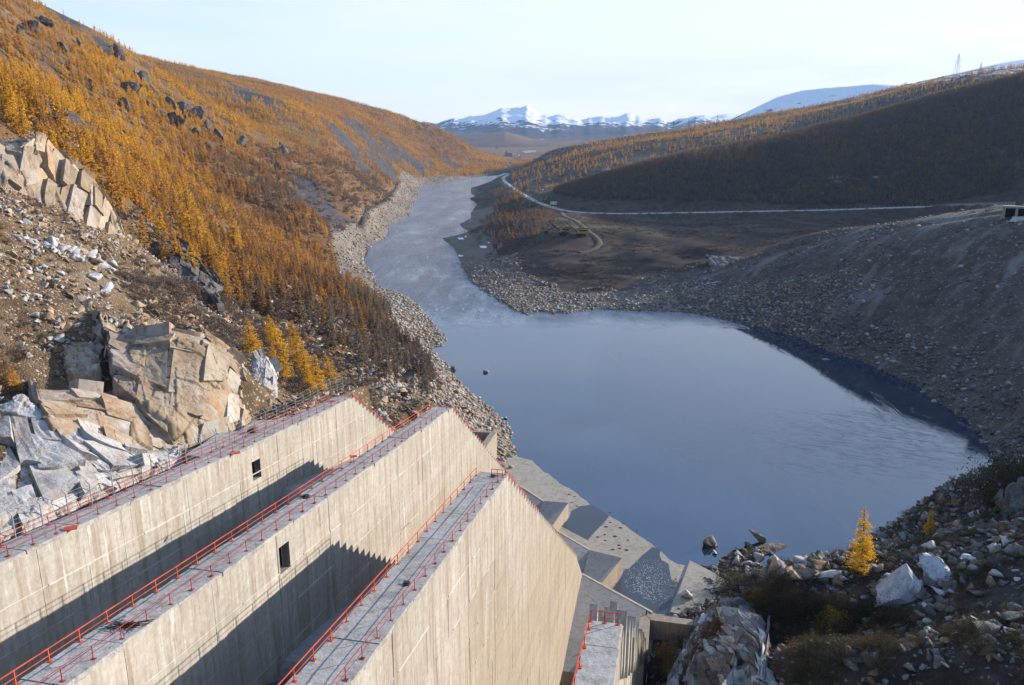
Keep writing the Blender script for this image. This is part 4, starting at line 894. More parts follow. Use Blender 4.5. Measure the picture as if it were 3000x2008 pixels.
cliff([[(190,938,141),(250,944,140),(315,957,136)],[(205,1012,133),(270,1082,127),(335,1112,122)]], 'grey cracked rock wall at the left end of the sheer tan face', M['face_rock'], .22, ((7., .7), (2.8, .45), (1., .18)), 8, 44, (1,1,.6), blocks=(3.2, 4., .7, .0, ['face_rock','pale_grey']))
cliff([[(135,868,150),(200,862,152),(270,890,155),(312,945,152)],[(142,930,143),(200,944,143),(260,952,144),(305,978,143)]], 'small square tan outcrop on the rocky slope', M['face_rock'], .3, ((5., .8), (2., .4), (.8, .15)), 7, 12, blocks=(2.6, 3., .8, 0., ['face_rock','tan_rock']))
cliff([[(455,720,242),(490,705,246),(525,715,246),(580,768,240),(650,850,226)],[(465,790,225),(520,805,222),(580,835,218),(640,882,208)]], 'dark rocky outcrop under the golden larches', M['dark_rock'], .42, ((6., 1.4), (2.4, .7), (1., .3)), 8, 15, blocks=(3.6, 3.4, 1.2, .1, ['dark_rock']))
cliff([[(742,1068,165),(780,1053,168),(812,1108,166)],[(738,1122,158),(775,1134,157),(810,1140,160)]], 'small pale cracked outcrop beside the yellow larches', M['grey_rock'], .3, ((4., .6), (1.6, .35), (.7, .15)), 6, 18, blocks=(1.7, 3., .5, .05, ['grey_rock']))
cliff([[(180,1008,125),(220,1016,126),(262,1020,127),(292,1042,126)],[(200,1095,119),(225,1108,118),(252,1094,118),(292,1066,121)]], 'pale pink rock rib in the middle of the rocky slope', M['slab_rock'], .28, ((4., .9), (1.7, .4), (.7, .15)), 6, 21, (1,1,.4), blocks=(1.8, 4., .8, .15, ['slab_rock','face_rock']))
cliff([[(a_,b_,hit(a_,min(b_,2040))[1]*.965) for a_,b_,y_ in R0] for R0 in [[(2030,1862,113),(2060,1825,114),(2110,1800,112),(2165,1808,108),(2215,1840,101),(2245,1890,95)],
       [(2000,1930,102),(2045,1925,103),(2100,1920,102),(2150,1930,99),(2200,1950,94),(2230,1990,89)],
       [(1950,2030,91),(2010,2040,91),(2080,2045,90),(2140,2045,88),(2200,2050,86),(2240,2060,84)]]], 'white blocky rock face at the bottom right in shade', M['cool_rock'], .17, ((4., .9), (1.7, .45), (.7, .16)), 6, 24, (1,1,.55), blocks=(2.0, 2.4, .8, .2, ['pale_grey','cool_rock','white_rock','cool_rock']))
cliff([[(2150,2010,82),(2210,1975,84),(2270,1960,84),(2330,1985,82)],[(2110,2080,76),(2200,2070,76),(2270,2060,76),(2330,2070,75)]], 'low grey rock ledge at the bottom edge right of the white rock face', M['grey_rock'], .26, ((3., .6), (1.2, .3), (.6, .12)), 5, 31)
cliff([[(2930,1480,112),(2960,1440,114),(3010,1420,114),(3060,1430,112)],[(2930,1600,100),(2970,1610,100),(3010,1640,99),(3060,1650,98)]], 'dark tilted rock slabs at the right edge below the bush', M['dark_rock'], .3, ((5., 1.2), (2., .5), (.8, .2)), 6, 34, (.5,1,1.))
cliff([[(2010,1790,0),(2010,1790,0)]], '', None) if False else None
# eroded bank with a little stream on the far side of the plain
cliff([[(2075,758,0.1)]], '', None) if False else None

# ---------------------------------------------------------------- loose stone prototypes, scattered with geometry nodes where nobody could count them
def ico(sub):
    import bmesh
    bm = bmesh.new(); bmesh.ops.create_icosphere(bm, subdivisions=sub, radius=1.); V = np.array([v.co[:] for v in bm.verts]); F = [[v.index for v in f.verts] for f in bm.faces]; bm.free(); return V, F
def rock_mesh(seed, sub=2, cuts=9, flat=(1,1,1), name='rock'):
    g = np.random.default_rng(seed); V, F = ico(sub); V = V*(1+.12*g.normal(size=(len(V), 1)) if sub < 2 else 1)
    for i in range(cuts):                                   # knock flat faces off a ball
        n = g.normal(size=3); n /= np.linalg.norm(n); d = g.uniform(.22, .6); e = V@n-d; V = np.where((e > 0)[:,None], V-np.outer(e, n), V)
    V = V*np.array(flat)*g.uniform(.8, 1.2, 3); V += g.normal(size=V.shape)*.02; V /= np.abs(V).max()
    return mesh_np(name, V, np.array(F), False)
def hidden_collection(name, meshes):
    c = bpy.data.collections.new(name)
    for i, (me, mats) in enumerate(meshes):
        o = bpy.data.objects.new(f'{name}_{i:02d}', me)
        if len(me.materials) == 0:
            for m in mats: me.materials.append(m)
        c.objects.link(o)
    return c
def rot_attr(): pass
_groups = {}
def scatter_group(coll):
    if coll.name in _groups: return _groups[coll.name]
    g = bpy.data.node_groups.new('scatter_'+coll.name, 'GeometryNodeTree')
    g.interface.new_socket('Geometry', in_out='INPUT', socket_type='NodeSocketGeometry'); g.interface.new_socket('Geometry', in_out='OUTPUT', socket_type='NodeSocketGeometry')
    N = g.nodes.new; i_, o_ = N('NodeGroupInput'), N('NodeGroupOutput'); iop = N('GeometryNodeInstanceOnPoints'); ci = N('GeometryNodeCollectionInfo')
    ci.inputs['Collection'].default_value = coll; ci.inputs['Separate Children'].default_value = True; ci.inputs['Reset Children'].default_value = True; iop.inputs['Pick Instance'].default_value = True
    def na(n, t):
        x = N('GeometryNodeInputNamedAttribute'); x.data_type = t; x.inputs['Name'].default_value = n; return x.outputs['Attribute']
    L = g.links.new; L(i_.outputs[0], iop.inputs['Points']); L(ci.outputs[0], iop.inputs['Instance']); L(na('pick', 'INT'), iop.inputs['Instance Index'])
    er = N('FunctionNodeEulerToRotation'); L(na('rot', 'FLOAT_VECTOR'), er.inputs[0]); L(er.outputs[0], iop.inputs['Rotation']); L(na('scl', 'FLOAT_VECTOR'), iop.inputs['Scale']); L(iop.outputs[0], o_.inputs[0])
    _groups[coll.name] = g; return g
def scatter(name, P, rot, scl, pick, tint, coll, label=None):
    n = len(P); me = bpy.data.meshes.new(name); me.vertices.add(n); me.vertices.foreach_set('co', np.asarray(P, np.float32).ravel())
    def at(nm, typ, prop, arr, dt=np.float32):
        a = me.attributes.new(nm, typ, 'POINT'); a.data.foreach_set(prop, np.asarray(arr, dt).ravel())
    at('rot', 'FLOAT_VECTOR', 'vector', rot); s_ = np.asarray(scl); s_ = np.repeat(s_[:,None], 3, 1) if s_.ndim == 1 else s_
    at('scl', 'FLOAT_VECTOR', 'vector', s_); at('pick', 'INT', 'value', pick, np.int32); at('tint', 'FLOAT', 'value', tint)
    o = link(name, me); md = o.modifiers.new('scatter', 'NODES'); md.node_group = scatter_group(coll); tag(o, label, None, None, 'stuff'); return o
ROCKS = [rock_mesh(100+i, 2, 10, f) for i, f in enumerate([(1,.8,.65),(1,.7,.5),(1,.9,.75),(.9,.75,.7),(1,.55,.45),(1,.85,.4)])]
COB = [rock_mesh(200+i, 1, 5, f) for i, f in enumerate([(1,.85,.65),(1,.75,.6),(1,.9,.7),(1,.65,.55),(1,.8,.45)])]
def cp(me, mat):
    m = me.copy(); m.materials.clear(); m.materials.append(mat); return m
C_tan = hidden_collection('tan_stones', [(cp(m, M[q]), []) for m in ROCKS[:4] for q in ('tan_rock','brown_rock','grey_rock')])
C_cob = hidden_collection('cobbles', [(cp(m, M[q]), []) for m in COB for q in ('cobble_rock','cobble_rock','grey_rock','tan_rock')])
C_cool = hidden_collection('cool_stones', [(cp(m, M[q]), []) for m in COB for q in ('cool_rock','cool_rock','cool_rock','dark_rock','cool_rock','grey_rock')])
C_fg = hidden_collection('rubble_stones', [(cp(m, M[q]), []) for m in ROCKS for q in ('cool_rock','cool_rock','brown_rock','dark_rock','dark_rock','cool_rock','grey_rock')])
def sample(n, xr, yr, fn, dens=None):
    x = rng.uniform(*xr, n); y = rng.uniform(*yr, n); ok = fn(x, y); return x[ok], y[ok]
def stones(name, label, n, xr, yr, fn, coll, smin, smax, power=2.2, sink=.25):
    x, y = sample(n, xr, yr, fn); m = len(x); s = smin+(smax-smin)*rng.random(m)**power; z = zat(x, y)+s*(.45-sink)
    scatter(name, np.stack([x, y, z], 1), np.stack([rng.uniform(-.5, .5, m), rng.uniform(-.5, .5, m), rng.uniform(0, 6.28, m)], 1), s, rng.integers(0, 1000, m) % len(coll.objects), rng.random(m), coll, label); print(name, m)
vis = lambda x, y: np.abs(np.arctan2(x, y)) < .68
slope_uv = lambda x, y: (x*EU[0]+y*EU[1], x*EV[0]+y*EV[1])
out_spill = lambda x, y: ~((slope_uv(x, y)[1] > -67) & (slope_uv(x, y)[1] < -1) & (slope_uv(x, y)[0] < 270))
LB = lambda x, y: left_of_river(x, y) > 0
stones('riverbank_cobbles', 'tan and grey cobbles covering the left river bank', 90000, (-260, 30), (236, 620), lambda x, y: LB(x, y) & (dat(x, y) > -1.5) & (dat(x, y) < 45+8*perlin(x/20, y/20, 5)) & out_spill(x, y), C_cob, .35, 1.5, 3.)
stones('riverbank_cobbles', 'cobbles along the far left bank', 60000, (-330, 20), (620, 2600), lambda x, y: LB(x, y) & (dat(x, y) > -1) & (dat(x, y) < 30+.006*y+8*perlin(x/20, y/20, 5)), C_cob, .5, 2.0, 2.5)
stones('talus_stones', 'loose angular stones on the slope above the left shore', 26000, (-120, 30), (170, 440), lambda x, y: LB(x, y) & (dat(x, y) > 14) & (dat(x, y) < 75) & out_spill(x, y) & (perlin(x/14, y/14, 9)+.35 > rng.random(len(x))*.8), C_tan, .35, 2.1, 3.)
stones('slope_stones', 'loose tan and grey stones on the rocky slope', 70000, (-170, -30), (78, 260), lambda x, y: vis(x, y) & LB(x, y) & out_spill(x, y) & (perlin(x/12, y/12, 11)+.3 > rng.random(len(x))*.9), C_tan, .16, 1.3, 3.2)
stones('shore_cobbles', 'grey cobbles covering the gravel shore across the pond', 110000, (-90, 240), (470, 760), lambda x, y: ~LB(x, y) & (dat(x, y) > -1.2) & (dat(x, y) < 50+14*perlin(x/25, y/25, 6)) & (perlin(x/18, y/18, 61)*.5+perlin(x/6, y/6, 62)*.4+.42 > rng.random(len(x))*.8), C_cob, .4, 1.5, 3.)
stones('shore_cobbles', 'cool grey cobbles along the right shore of the pond', 60000, (60, 330), (225, 560), lambda x, y: ~LB(x, y) & vis(x, y) & (dat(x, y) > -1.5) & (dat(x, y) < 26+12*perlin(x/15, y/15, 6)) & (x > 80) & (perlin(x/12, y/12, 63)*.6+.5 > rng.random(len(x))*.8), C_cool, .35, 1.8, 3.2)
stones('moraine_stones', 'scattered pale stones on the dark gravel slope', 40000, (100, 420), (250, 640), lambda x, y: ~LB(x, y) & vis(x, y) & (dat(x, y) > 25) & (perlin(x/35, y/35, 14)+.25 > rng.random(len(x))*1.1), C_cool, .25, 1.7, 4.)
stones('rubble', 'grey and brown rubble on the near right slope', 60000, (18, 150), (62, 215), lambda x, y: vis(x, y) & (dat(x, y) > -.6) & out_spill(x, y) & (perlin(x/8, y/8, 15)+.42 > rng.random(len(x))*.9) & (slope_uv(x, y)[1] > 3) & ((y > 100) | (rng.random(len(x)) < .6)), C_fg, .15, 1.35, 3.2)
stones('hollow_rubble', 'dark rubble lying in the hollow right of the nearest wall', 2500, (8, 45), (80, 180), lambda x, y: (slope_uv(x, y)[1] > -1.5) & (slope_uv(x, y)[1] < 9) & (zat(x, y) < 20), C_fg, .2, 1.1, 2.5)
# single boulders
PXY = {}
def boulder(px, py, size, mat, label, seed, group=None, rot=None, flat=(1,.8,.7), z=None, cat='boulder', sink=.3, cuts=12, pos=None, me=None):
    p = pos if pos is not None else (hit(px, py) if z is None else atz(px, py, z)); me = me or cp(rock_mesh(seed, 3 if size > 1.6 else 2, cuts, flat, 'boulder'), M[mat])
    o = link('boulder', me); o.location = (p[0], p[1], p[2]+size*(.5-sink)); o.scale = (size,)*3; r_ = random.Random(seed)
    o.rotation_euler = rot or (r_.uniform(-.4, .4), r_.uniform(-.4, .4), r_.uniform(0, 6.28))
    if isinstance(label, tuple): PXY[o.name] = label; label = label[0]
    tag(o, label, cat, group); return o
wp = cp(mesh_np('boulder', [(-1.15,-.55,-.5),(1.0,-.75,-.5),(1.1,.55,-.5),(-.7,.75,-.5),(.18,.25,1.35),(-.25,-.62,.25),(.75,-.1,.55),(-.6,.35,.5)], [(0,1,5,5),(1,6,5,5),(1,2,6,6),(6,4,5,5),(2,4,6,6),(2,3,4,4),(3,7,4,4),(3,0,7,7),(0,5,7,7),(5,4,7,7),(0,3,2,1)], False), M['white_rock']) if False else None
def poly_rock(V, seed, mat):
    import bmesh
    bm = bmesh.new()
    for v in V: bm.verts.new(v)
    bmesh.ops.convex_hull(bm, input=bm.verts); bmesh.ops.subdivide_edges(bm, edges=bm.edges[:], cuts=3, use_grid_fill=True)
    g = random.Random(seed)
    for v in bm.verts: v.co += Vector((g.gauss(0, .022), g.gauss(0, .022), g.gauss(0, .022)))
    me = bpy.data.meshes.new('boulder'); bm.to_mesh(me); bm.free(); me.materials.append(M[mat]); return me
pyr = poly_rock([(-1.2,-.6,-.6),(1.05,-.8,-.6),(1.1,.5,-.5),(-.8,.7,-.5),(.05,.2,1.15),(-.35,-.75,.05),(.25,-.5,.55),(.95,-.2,.05)], 3, 'white_rock')
boulder(2640,1740, 3.1, 'white_rock', 'big white pyramid shaped boulder on the dark right slope', 3, rot=(0.1,0,-.1), me=pyr, sink=.2)
boulder(2735,1690, 2.6, 'white_rock', 'broad white boulder behind the pyramid shaped one', 41, flat=(1.1,.8,.7))
boulder(2010,1745, 2.3, 'white_rock', 'white boulder lying alone on the triangular concrete slab', 117, z=1.4, sink=.25, flat=(1,.8,.7))
boulder(2088,1597, 3.2, 'cobble_rock', 'lone boulder standing in the water off the concrete apron', 19, z=0, flat=(.8,.7,1.1)); boulder(2096,1622, 1.3, 'grey_rock', 'small stone in the water next to the lone boulder', 20, z=0)
boulder(2225,1585, 4.2, 'cobble_rock', 'big rounded boulder at the outer end of the rock spit', 23, z=.5, flat=(1.25,.7,.7)); boulder(2190,1597, 2., 'brown_rock', 'brown stone against the big rounded boulder', 24, z=.2)
boulder(1424,1090, 1.6, 'grey_rock', 'dark round boulder in the water off the left shore', 26, z=.1) ; boulder(1328,1083, 1.9, 'cool_rock', 'grey boulder half in the water at the point of the left shore', 27, z=.1)
boulder(1483,1226, 1.2, 'grey_rock', 'small round boulder in the water beyond the second wall', 28, z=.1); boulder(1494,1370, 1.6, 'tan_rock', 'tan boulder on the upper end of the apron', 29, z=1.)
boulder(2418,1204+0, 2.6, 'cool_rock', 'flat pale rock breaking the surface near the right shore', 30, z=-.2, flat=(1.3,.5,.4)) if False else boulder(2418,1056, 2.2, 'white_rock', 'flat pale rock breaking the surface near the right shore', 30, z=-.5, flat=(1.3,.5,.4))
boulder(2805,1210, 2.6, 'brown_rock', 'brown boulder at the water edge of the right shore', 32, z=.3)
boulder(2600,860, 1.9, 'cool_rock', 'large stone high on the dark gravel slope', 33); boulder(2433,862, 2.2, 'cool_rock', 'stone standing out in the middle of the gravel slope', 35); boulder(2195,856, 2.4, 'brown_rock', 'brown stone at the left foot of the gravel slope', 36)
boulder(855,862, 4.5, 'tan_rock', 'pale pointed boulder on the scrub slope above the talus', 37, flat=(1,.7,.9)); boulder(1292,1128, 3., 'brown_rock', 'rust coloured boulder on the talus above the left shore', 38); boulder(1188,1120, 4.2, 'dark_rock', 'dark boulder on the talus above the second wall', 39, flat=(1,.8,.8))
boulder(310,1300, 2.4, 'grey_rock', 'grey block lodged in the pale slabs behind the fence', 40)
boulder(310,858, 3.0, 'white_rock', 'flat white boulder on the rocky slope above the rust coloured heap', 42, flat=(1.2,.8,.5)); boulder(270,820, 2.2, 'white_rock', 'upright bluish white boulder on the rocky slope', 43)
boulder(742,1255, 2.4, 'dark_rock', 'dark round boulder on the concrete platform behind the fence', 44) if False else None
def many(n, pick_px, mats, smin, smax, label, group, seed, boost=None):
    r_ = random.Random(seed); k = 0; base = {}
    while k < n:
        px, py = pick_px(r_); p = hit(px, py)
        if not (p[1] < 700) or p[2] < 0.02: continue
        m = r_.choice(mats); i = r_.randrange(6); key = (m, i)
        if key not in base: base[key] = cp(ROCKS[i], M[m])
        s = smin+(smax-smin)*r_.random()**2.2; 
        szw = 'small' if s < smin+.25*(smax-smin) else ('large' if s > smin+.6*(smax-smin) else 'mid-sized'); colw = {'white_rock':'white','grey_rock':'pale grey','tan_rock':'tan','brown_rock':'rust brown','cobble_rock':'grey tan','cool_rock':'grey','dark_rock':'dark'}[m]
        boulder(0, 0, s, m, (szw+' '+colw+' '+label, px, py), r_.randrange(1 << 30), group, pos=p, me=base[key], sink=.32); k += 1
    mem = [o for o in COL.objects if o.get('group') == group]; xs = sorted(PXY[o.name][1] for o in mem); ys = sorted(PXY[o.name][2] for o in mem); n3 = len(xs)
    for o in mem:
        l, a, b = PXY[o.name]; hx = 'at its left end' if a < xs[n3//4] else 'left of its middle' if a < xs[n3//2] else 'right of its middle' if a < xs[3*n3//4] else 'at its right end'
        o['label'] = l+', '+('upper' if b < ys[n3//3] else 'lower' if b > ys[2*n3//3] else 'mid')+' part '+hx
def quad_px(r_, a, b, c, d):
    s, t = r_.random(), r_.random(); return tuple((a[i]*(1-s)+b[i]*s)*(1-t)+(d[i]*(1-s)+c[i]*s)*t for i in (0, 1))
many(46, lambda r_: (r_.gauss(440, 42), r_.gauss(945, 26)), ['brown_rock','brown_rock','tan_rock'], .8, 2.6, 'block in the rust brown heap', 'blocks in the rust brown heap', 1)
many(48, lambda r_: quad_px(r_, (30,690),(330,760),(350,800),(120,740)), ['white_rock','grey_rock','white_rock','tan_rock'], .9, 2.8, 'block below the tall rock face', 'pale blocks fallen from the upper rock face', 2)
many(40, lambda r_: quad_px(r_, (430,830),(720,900),(760,960),(520,930)), ['tan_rock','grey_rock','brown_rock'], .7, 2.2, 'block below the dark outcrop', 'blocks strewn below the dark outcrop', 3)
many(54, lambda r_: quad_px(r_, (1080,1000),(1270,1030),(1490,1270),(1240,1180)), ['tan_rock','grey_rock','tan_rock'], .9, 2.6, 'boulder on the left talus', 'boulders on the talus above the left shore', 4)
many(40, lambda r_: quad_px(r_, (2110,1620),(2390,1630),(2420,1700),(2180,1690)), ['tan_rock','grey_rock','cobble_rock','brown_rock'], .9, 2.8, 'boulder in the sunlit pile', 'boulders in the sunlit pile', 5)
many(84, lambda r_: quad_px(r_, (2560,1580),(2960,1450),(2995,1900),(2480,1780)), ['white_rock','cool_rock','brown_rock','dark_rock'], .6, 2.0, 'block on the shaded slope', 'blocks on the shaded right slope', 6)
many(40, lambda r_: quad_px(r_, (60,860),(560,930),(500,960),(30,1010)), ['tan_rock','grey_rock','brown_rock'], .5, 1.6, 'block on the rocky slope', 'loose blocks on the rocky slope', 7)
boulder(2800,1440, 2.3, 'brown_rock', 'brown pointed rock standing on the crest of the right slope', 51, flat=(.6,.5,1.2), rot=(0,.1,.3), sink=.1); boulder(2756,1465, 2.6, 'cool_rock', 'pale boulder with leaning flat stones on the crest of the right slope', 52)
# ---------------------------------------------------------------- larches and scrub
def foliage_mat(name, stops, trans=.35, src='INSTANCER'):
    k = NM(name); t = k.attr('tint', src); n = k.noise(k.obj(), 1.3, 3, .6); t = k.math('ADD', t, k.math('MULTIPLY', k.math('SUBTRACT', n, .5), .22))
    return k.done(k.ramp(t, stops), .8, None, .15, trans)
LST = [(0, (.20,.165,.14)), (.18, (.25,.18,.12)), (.38, (.36,.20,.085)), (.6, (.55,.29,.07)), (.82, (.70,.40,.05)), (1, (.80,.48,.03))]
M['needle'] = foliage_mat('larch_needles', LST)
M['scrub'] = foliage_mat('scrub_twigs', [(0, (.17,.14,.12)), (.3, (.16,.11,.075)), (.55, (.18,.085,.035)), (.75, (.08,.07,.03)), (1, (.028,.04,.02))], .2)
M['bark'] = plain_mat('larch_bark', (.10,.075,.055), .9)
M['leaf'] = foliage_mat('shrub_leaves', [(0, (.045,.035,.022)), (.4, (.06,.055,.022)), (.7, (.16,.10,.025)), (1, (.55,.36,.03))], .3)
def cards(C, s, g, tall=1.):
    """one small random triangle-pair at each centre"""
    n = len(C); a = g.normal(size=(n, 3)); a /= np.linalg.norm(a, axis=1)[:,None]; b = g.normal(size=(n, 3)); b = b-(a*b).sum(1)[:,None]*a; b /= np.linalg.norm(b, axis=1)[:,None]
    s = np.asarray(s)*g.uniform(.6, 1.3, n); a = a*s[:,None]*np.array([1,1,tall]); b = b*s[:,None]*.6
    V = np.concatenate([C-a, C+b, C+a, C-b]); F = np.stack([np.arange(n), np.arange(n)+n, np.arange(n)+2*n, np.arange(n)+3*n], 1); return V, F
def larch(seed, nb, per, width=.17, csize=.03, bare=.1, droop=.25):
    """unit-height larch: returns (trunk mesh, crown mesh)"""
    g = np.random.default_rng(seed); mb = MB(); lean = g.normal(size=2)*.012; P = [np.array([lean[0]*t*t*3, lean[1]*t*t*3, t]) for t in (0, .25, .5, .75, .985)]
    for (p, q), (r1, r2) in zip(zip(P[:-1], P[1:]), ((.016,.012),(.012,.009),(.009,.005),(.005,.0015))): mb.bar(p, q, r1, 5, r2)
    pts = []; sz = []
    ts = np.sort(bare+(1-bare)*g.random(nb)**.9)
    for t in ts:
        L = width*((1-t)**.75)*g.uniform(.55, 1.15)+.008; an = g.uniform(0, 6.283); d = np.array([math.cos(an), math.sin(an), 0]); base = np.array([lean[0]*t*t*3, lean[1]*t*t*3, t])
        tip = base+d*L+np.array([0, 0, L*(.22-droop*g.uniform(.3, 1.6))])
        if nb > 60: mb.bar(base, tip, .0032, 3, .001)
        m = max(2, int(per*(L/width)*1.3)); u = np.sqrt(g.uniform(.04, 1.08, m)); q = base+(tip-base)*u[:,None]+g.normal(size=(m, 3))*np.array([1,1,.55])*L*.14; pts.append(q); sz.append(np.full(m, csize*(.65+.5*(1-t))))
    pts = np.concatenate(pts); V, F = cards(pts, np.concatenate(sz), g, .8); tm = p_mesh(mb, 'trunk'); tm.materials.append(M['bark']); cm = mesh_np('crown', V, F); cm.materials.append(M['needle']); return tm, cm
def joined(tm, cm, name):
    V1 = np.array([v.co[:] for v in tm.vertices]); F1 = [tuple(p.vertices) for p in tm.polygons]; n = len(V1); V2 = np.array([v.co[:] for v in cm.vertices]); F2 = [tuple(i+n for i in p.vertices) for p in cm.polygons]
    me = bpy.data.meshes.new(name); me.from_pydata([tuple(v) for v in np.concatenate([V1, V2])], [], F1+F2); me.materials.append(M['bark']); me.materials.append(M['needle'])
    me.polygons.foreach_set('material_index', np.array([0]*len(F1)+[1]*len(F2), np.int32)); me.update(); return me
NEAR = [larch(500+i, 105, 20, w, .025, b) for i, (w, b) in enumerate([(.21,.08),(.18,.12),(.24,.05),(.20,.18),(.16,.1)])]
BIG = [larch(560+i, 180, 40, w, .0125, b) for i, (w, b) in enumerate([(.21,.05),(.19,.04),(.23,.03)])]
MID = [joined(*larch(520+i, 52, 8, w, .046, b), 'larch') for i, (w, b) in enumerate([(.23,.06),(.19,.12),(.26,.08),(.2,.2),(.16,.1)])]
FAR = [joined(*larch(540+i, 28, 5, w, .07, b), 'larch') for i, (w, b) in enumerate([(.23,.08),(.2,.12),(.26,.08),(.18,.15)])]
NEARJ = [joined(t, c, 'larch') for t, c in NEAR]
C_near = hidden_collection('larch_near', [(m, []) for m in NEARJ]); C_mid = hidden_collection('larch_mid', [(m, []) for m in MID]); C_far = hidden_collection('larch_far', [(m, []) for m in FAR])
def scrub(seed, n, dome=.7, s=.10, mat='scrub', twigs=14):
    g = np.random.default_rng(seed); mb = MB()
    for i in range(twigs):
        d = g.normal(size=3); d[2] = abs(d[2])+.5; d /= np.linalg.norm(d); mb.bar((0,0,0), d*g.uniform(.5, .95)*np.array([1,1,dome+.2]), .012, 3, .004)
    d = g.normal(size=(n, 3)); d[:,2] = np.abs(d[:,2]); d /= np.linalg.norm(d, axis=1)[:,None]; C = d*(g.random(n)**.45)[:,None]*np.array([1,1,dome])*(1+.25*np.sin(d[:,:1]*5+seed)); V, F = cards(C, np.full(n, s), g, 1.3)
    cm = mesh_np('twigs', V, F); cm.materials.append(M[mat]); return joined2(p_mesh(mb, 'stems'), cm, mat)
def joined2(tm, cm, mat):
    V1 = np.array([v.co[:] for v in tm.vertices]); F1 = [tuple(p.vertices) for p in tm.polygons]; n = len(V1); V2 = np.array([v.co[:] for v in cm.vertices]); F2 = [tuple(i+n for i in p.vertices) for p in cm.polygons]
    me = bpy.data.meshes.new('shrub'); me.from_pydata([tuple(v) for v in np.concatenate([V1, V2])], [], F1+F2); me.materials.append(M['bark']); me.materials.append(M[mat])
    me.polygons.foreach_set('material_index', np.array([0]*len(F1)+[1]*len(F2), np.int32)); me.update(); return me
C_scrub = hidden_collection('scrub_far', [(scrub(600+i, 70, .75, .15, twigs=5), []) for i in range(4)])
SHN = [scrub(620+i, 420, .8, .055, 'scrub', 40) for i in range(4)]; C_shn = hidden_collection('scrub_near', [(m, []) for m in SHN])
SHL = [scrub(640+i, 2800, .8, .019, 'leaf', 60) for i in range(4)]
nj = lambda n: np.stack([rng.normal(0, .04, n), rng.normal(0, .04, n), rng.uniform(0, 6.28, n)], 1)
def plant(name, label, x, y, h, tint, coll, wide=None, sinkf=.02):
    n = len(x); z = zat(x, y)-h*sinkf; s = np.stack([h*(wide if wide is not None else np.ones(n)), h*(wide if wide is not None else np.ones(n)), h], 1)
    scatter(name, np.stack([x, y, z], 1), nj(n), s, rng.integers(0, 1000, n) % len(coll.objects), np.clip(tint, 0, 1), coll, label); print(name, n)
# --- left hillside forest
def lf_ok(x, y):
    r = np.hypot(x, y); d = dat(x, y); ok = LB(x, y) & (d > 26+.006*r) & (r > 246) & vis(x, y) & (np.abs(np.arctan2(x, y)) < .66)
    return ok
N_ = 170000; x = rng.uniform(-1500, 60, N_); y = rng.uniform(180, 3700, N_); ok = lf_ok(x, y); x, y = x[ok], y[ok]; r = np.hypot(x, y); z = zat(x, y)
cl = fbm(x, y, 60., 4, 401); dens = np.clip(.72+1.0*cl, .15, 1)*(1-.45*np.clip(1-(dat(x, y)-20)/(110+.05*r), 0, 1))*(1-.86*scree_f(x, y))*np.where(r < 420, 1., 1.)
ok = rng.random(len(x)) < dens; x, y, r, z, cl = x[ok], y[ok], r[ok], z[ok], cl[ok]
x2 = rng.uniform(-420, -20, 12000); y2 = rng.uniform(200, 900, 12000); ok = lf_ok(x2, y2); x2, y2 = x2[ok], y2[ok]; c2 = fbm(x2, y2, 60., 4, 401); ok = rng.random(len(x2)) < np.clip(.5+.9*c2, .08, .9)*(1-.86*scree_f(x2, y2))
x = np.concatenate([x, x2[ok]]); y = np.concatenate([y, y2[ok]]); r = np.hypot(x, y); z = zat(x, y); d = dat(x, y)
t0 = .78+.34*fbm(x, y, 170., 4, 411)+.12*rng.normal(size=len(x)); low = np.clip(1-(d-20)/(115+.06*r), 0, 1)*(1-sstep(1300, 2000, r)); t0 = t0-.60*low-.10*sstep(1200, 2600, r)-.40*(1-sstep(300, 400, r))*sstep(-95, -70, x)
yel = np.exp(-(((x+165)/50)**2+((y-760)/110)**2)); t0 = t0+.45*yel
h = rng.uniform(6.5, 12.5, len(x))*(1-.35*sstep(150, 290, z))*np.where(rng.random(len(x)) < .2, .6, 1)
thin = np.where(rng.random(len(x)) < .75, 1., .8)*rng.uniform(.75, 1.25, len(x))
nm = r < 470; big_ix = np.argsort(-(h/r))[:262]; ind = np.zeros(len(x), bool); ind[big_ix] = True
for sel, coll, lb in ((nm & ~ind, C_near, 'golden larch forest on the near part of the left hillside'), ((~nm) & (r < 1100) & ~ind, C_mid, 'orange larch forest on the left hillside'), ((r >= 1100) & ~ind, C_far, 'orange larch forest high and far on the left hillside')):
    plant('larch_forest', lb, x[sel], y[sel], h[sel], t0[sel], coll, thin[sel])
def tree(p, ht, tint, rz, pair, label, group=None, wide=1., cat='tree'):
    o = empty('larch_tree', p, rz); o.scale = (ht*wide, ht*wide, ht); tag(o, label, cat, group); a, b = pair
    link('trunk', a, o); c = link('crown', b, o); c['tint'] = float(np.clip(tint, 0, 1)); return o
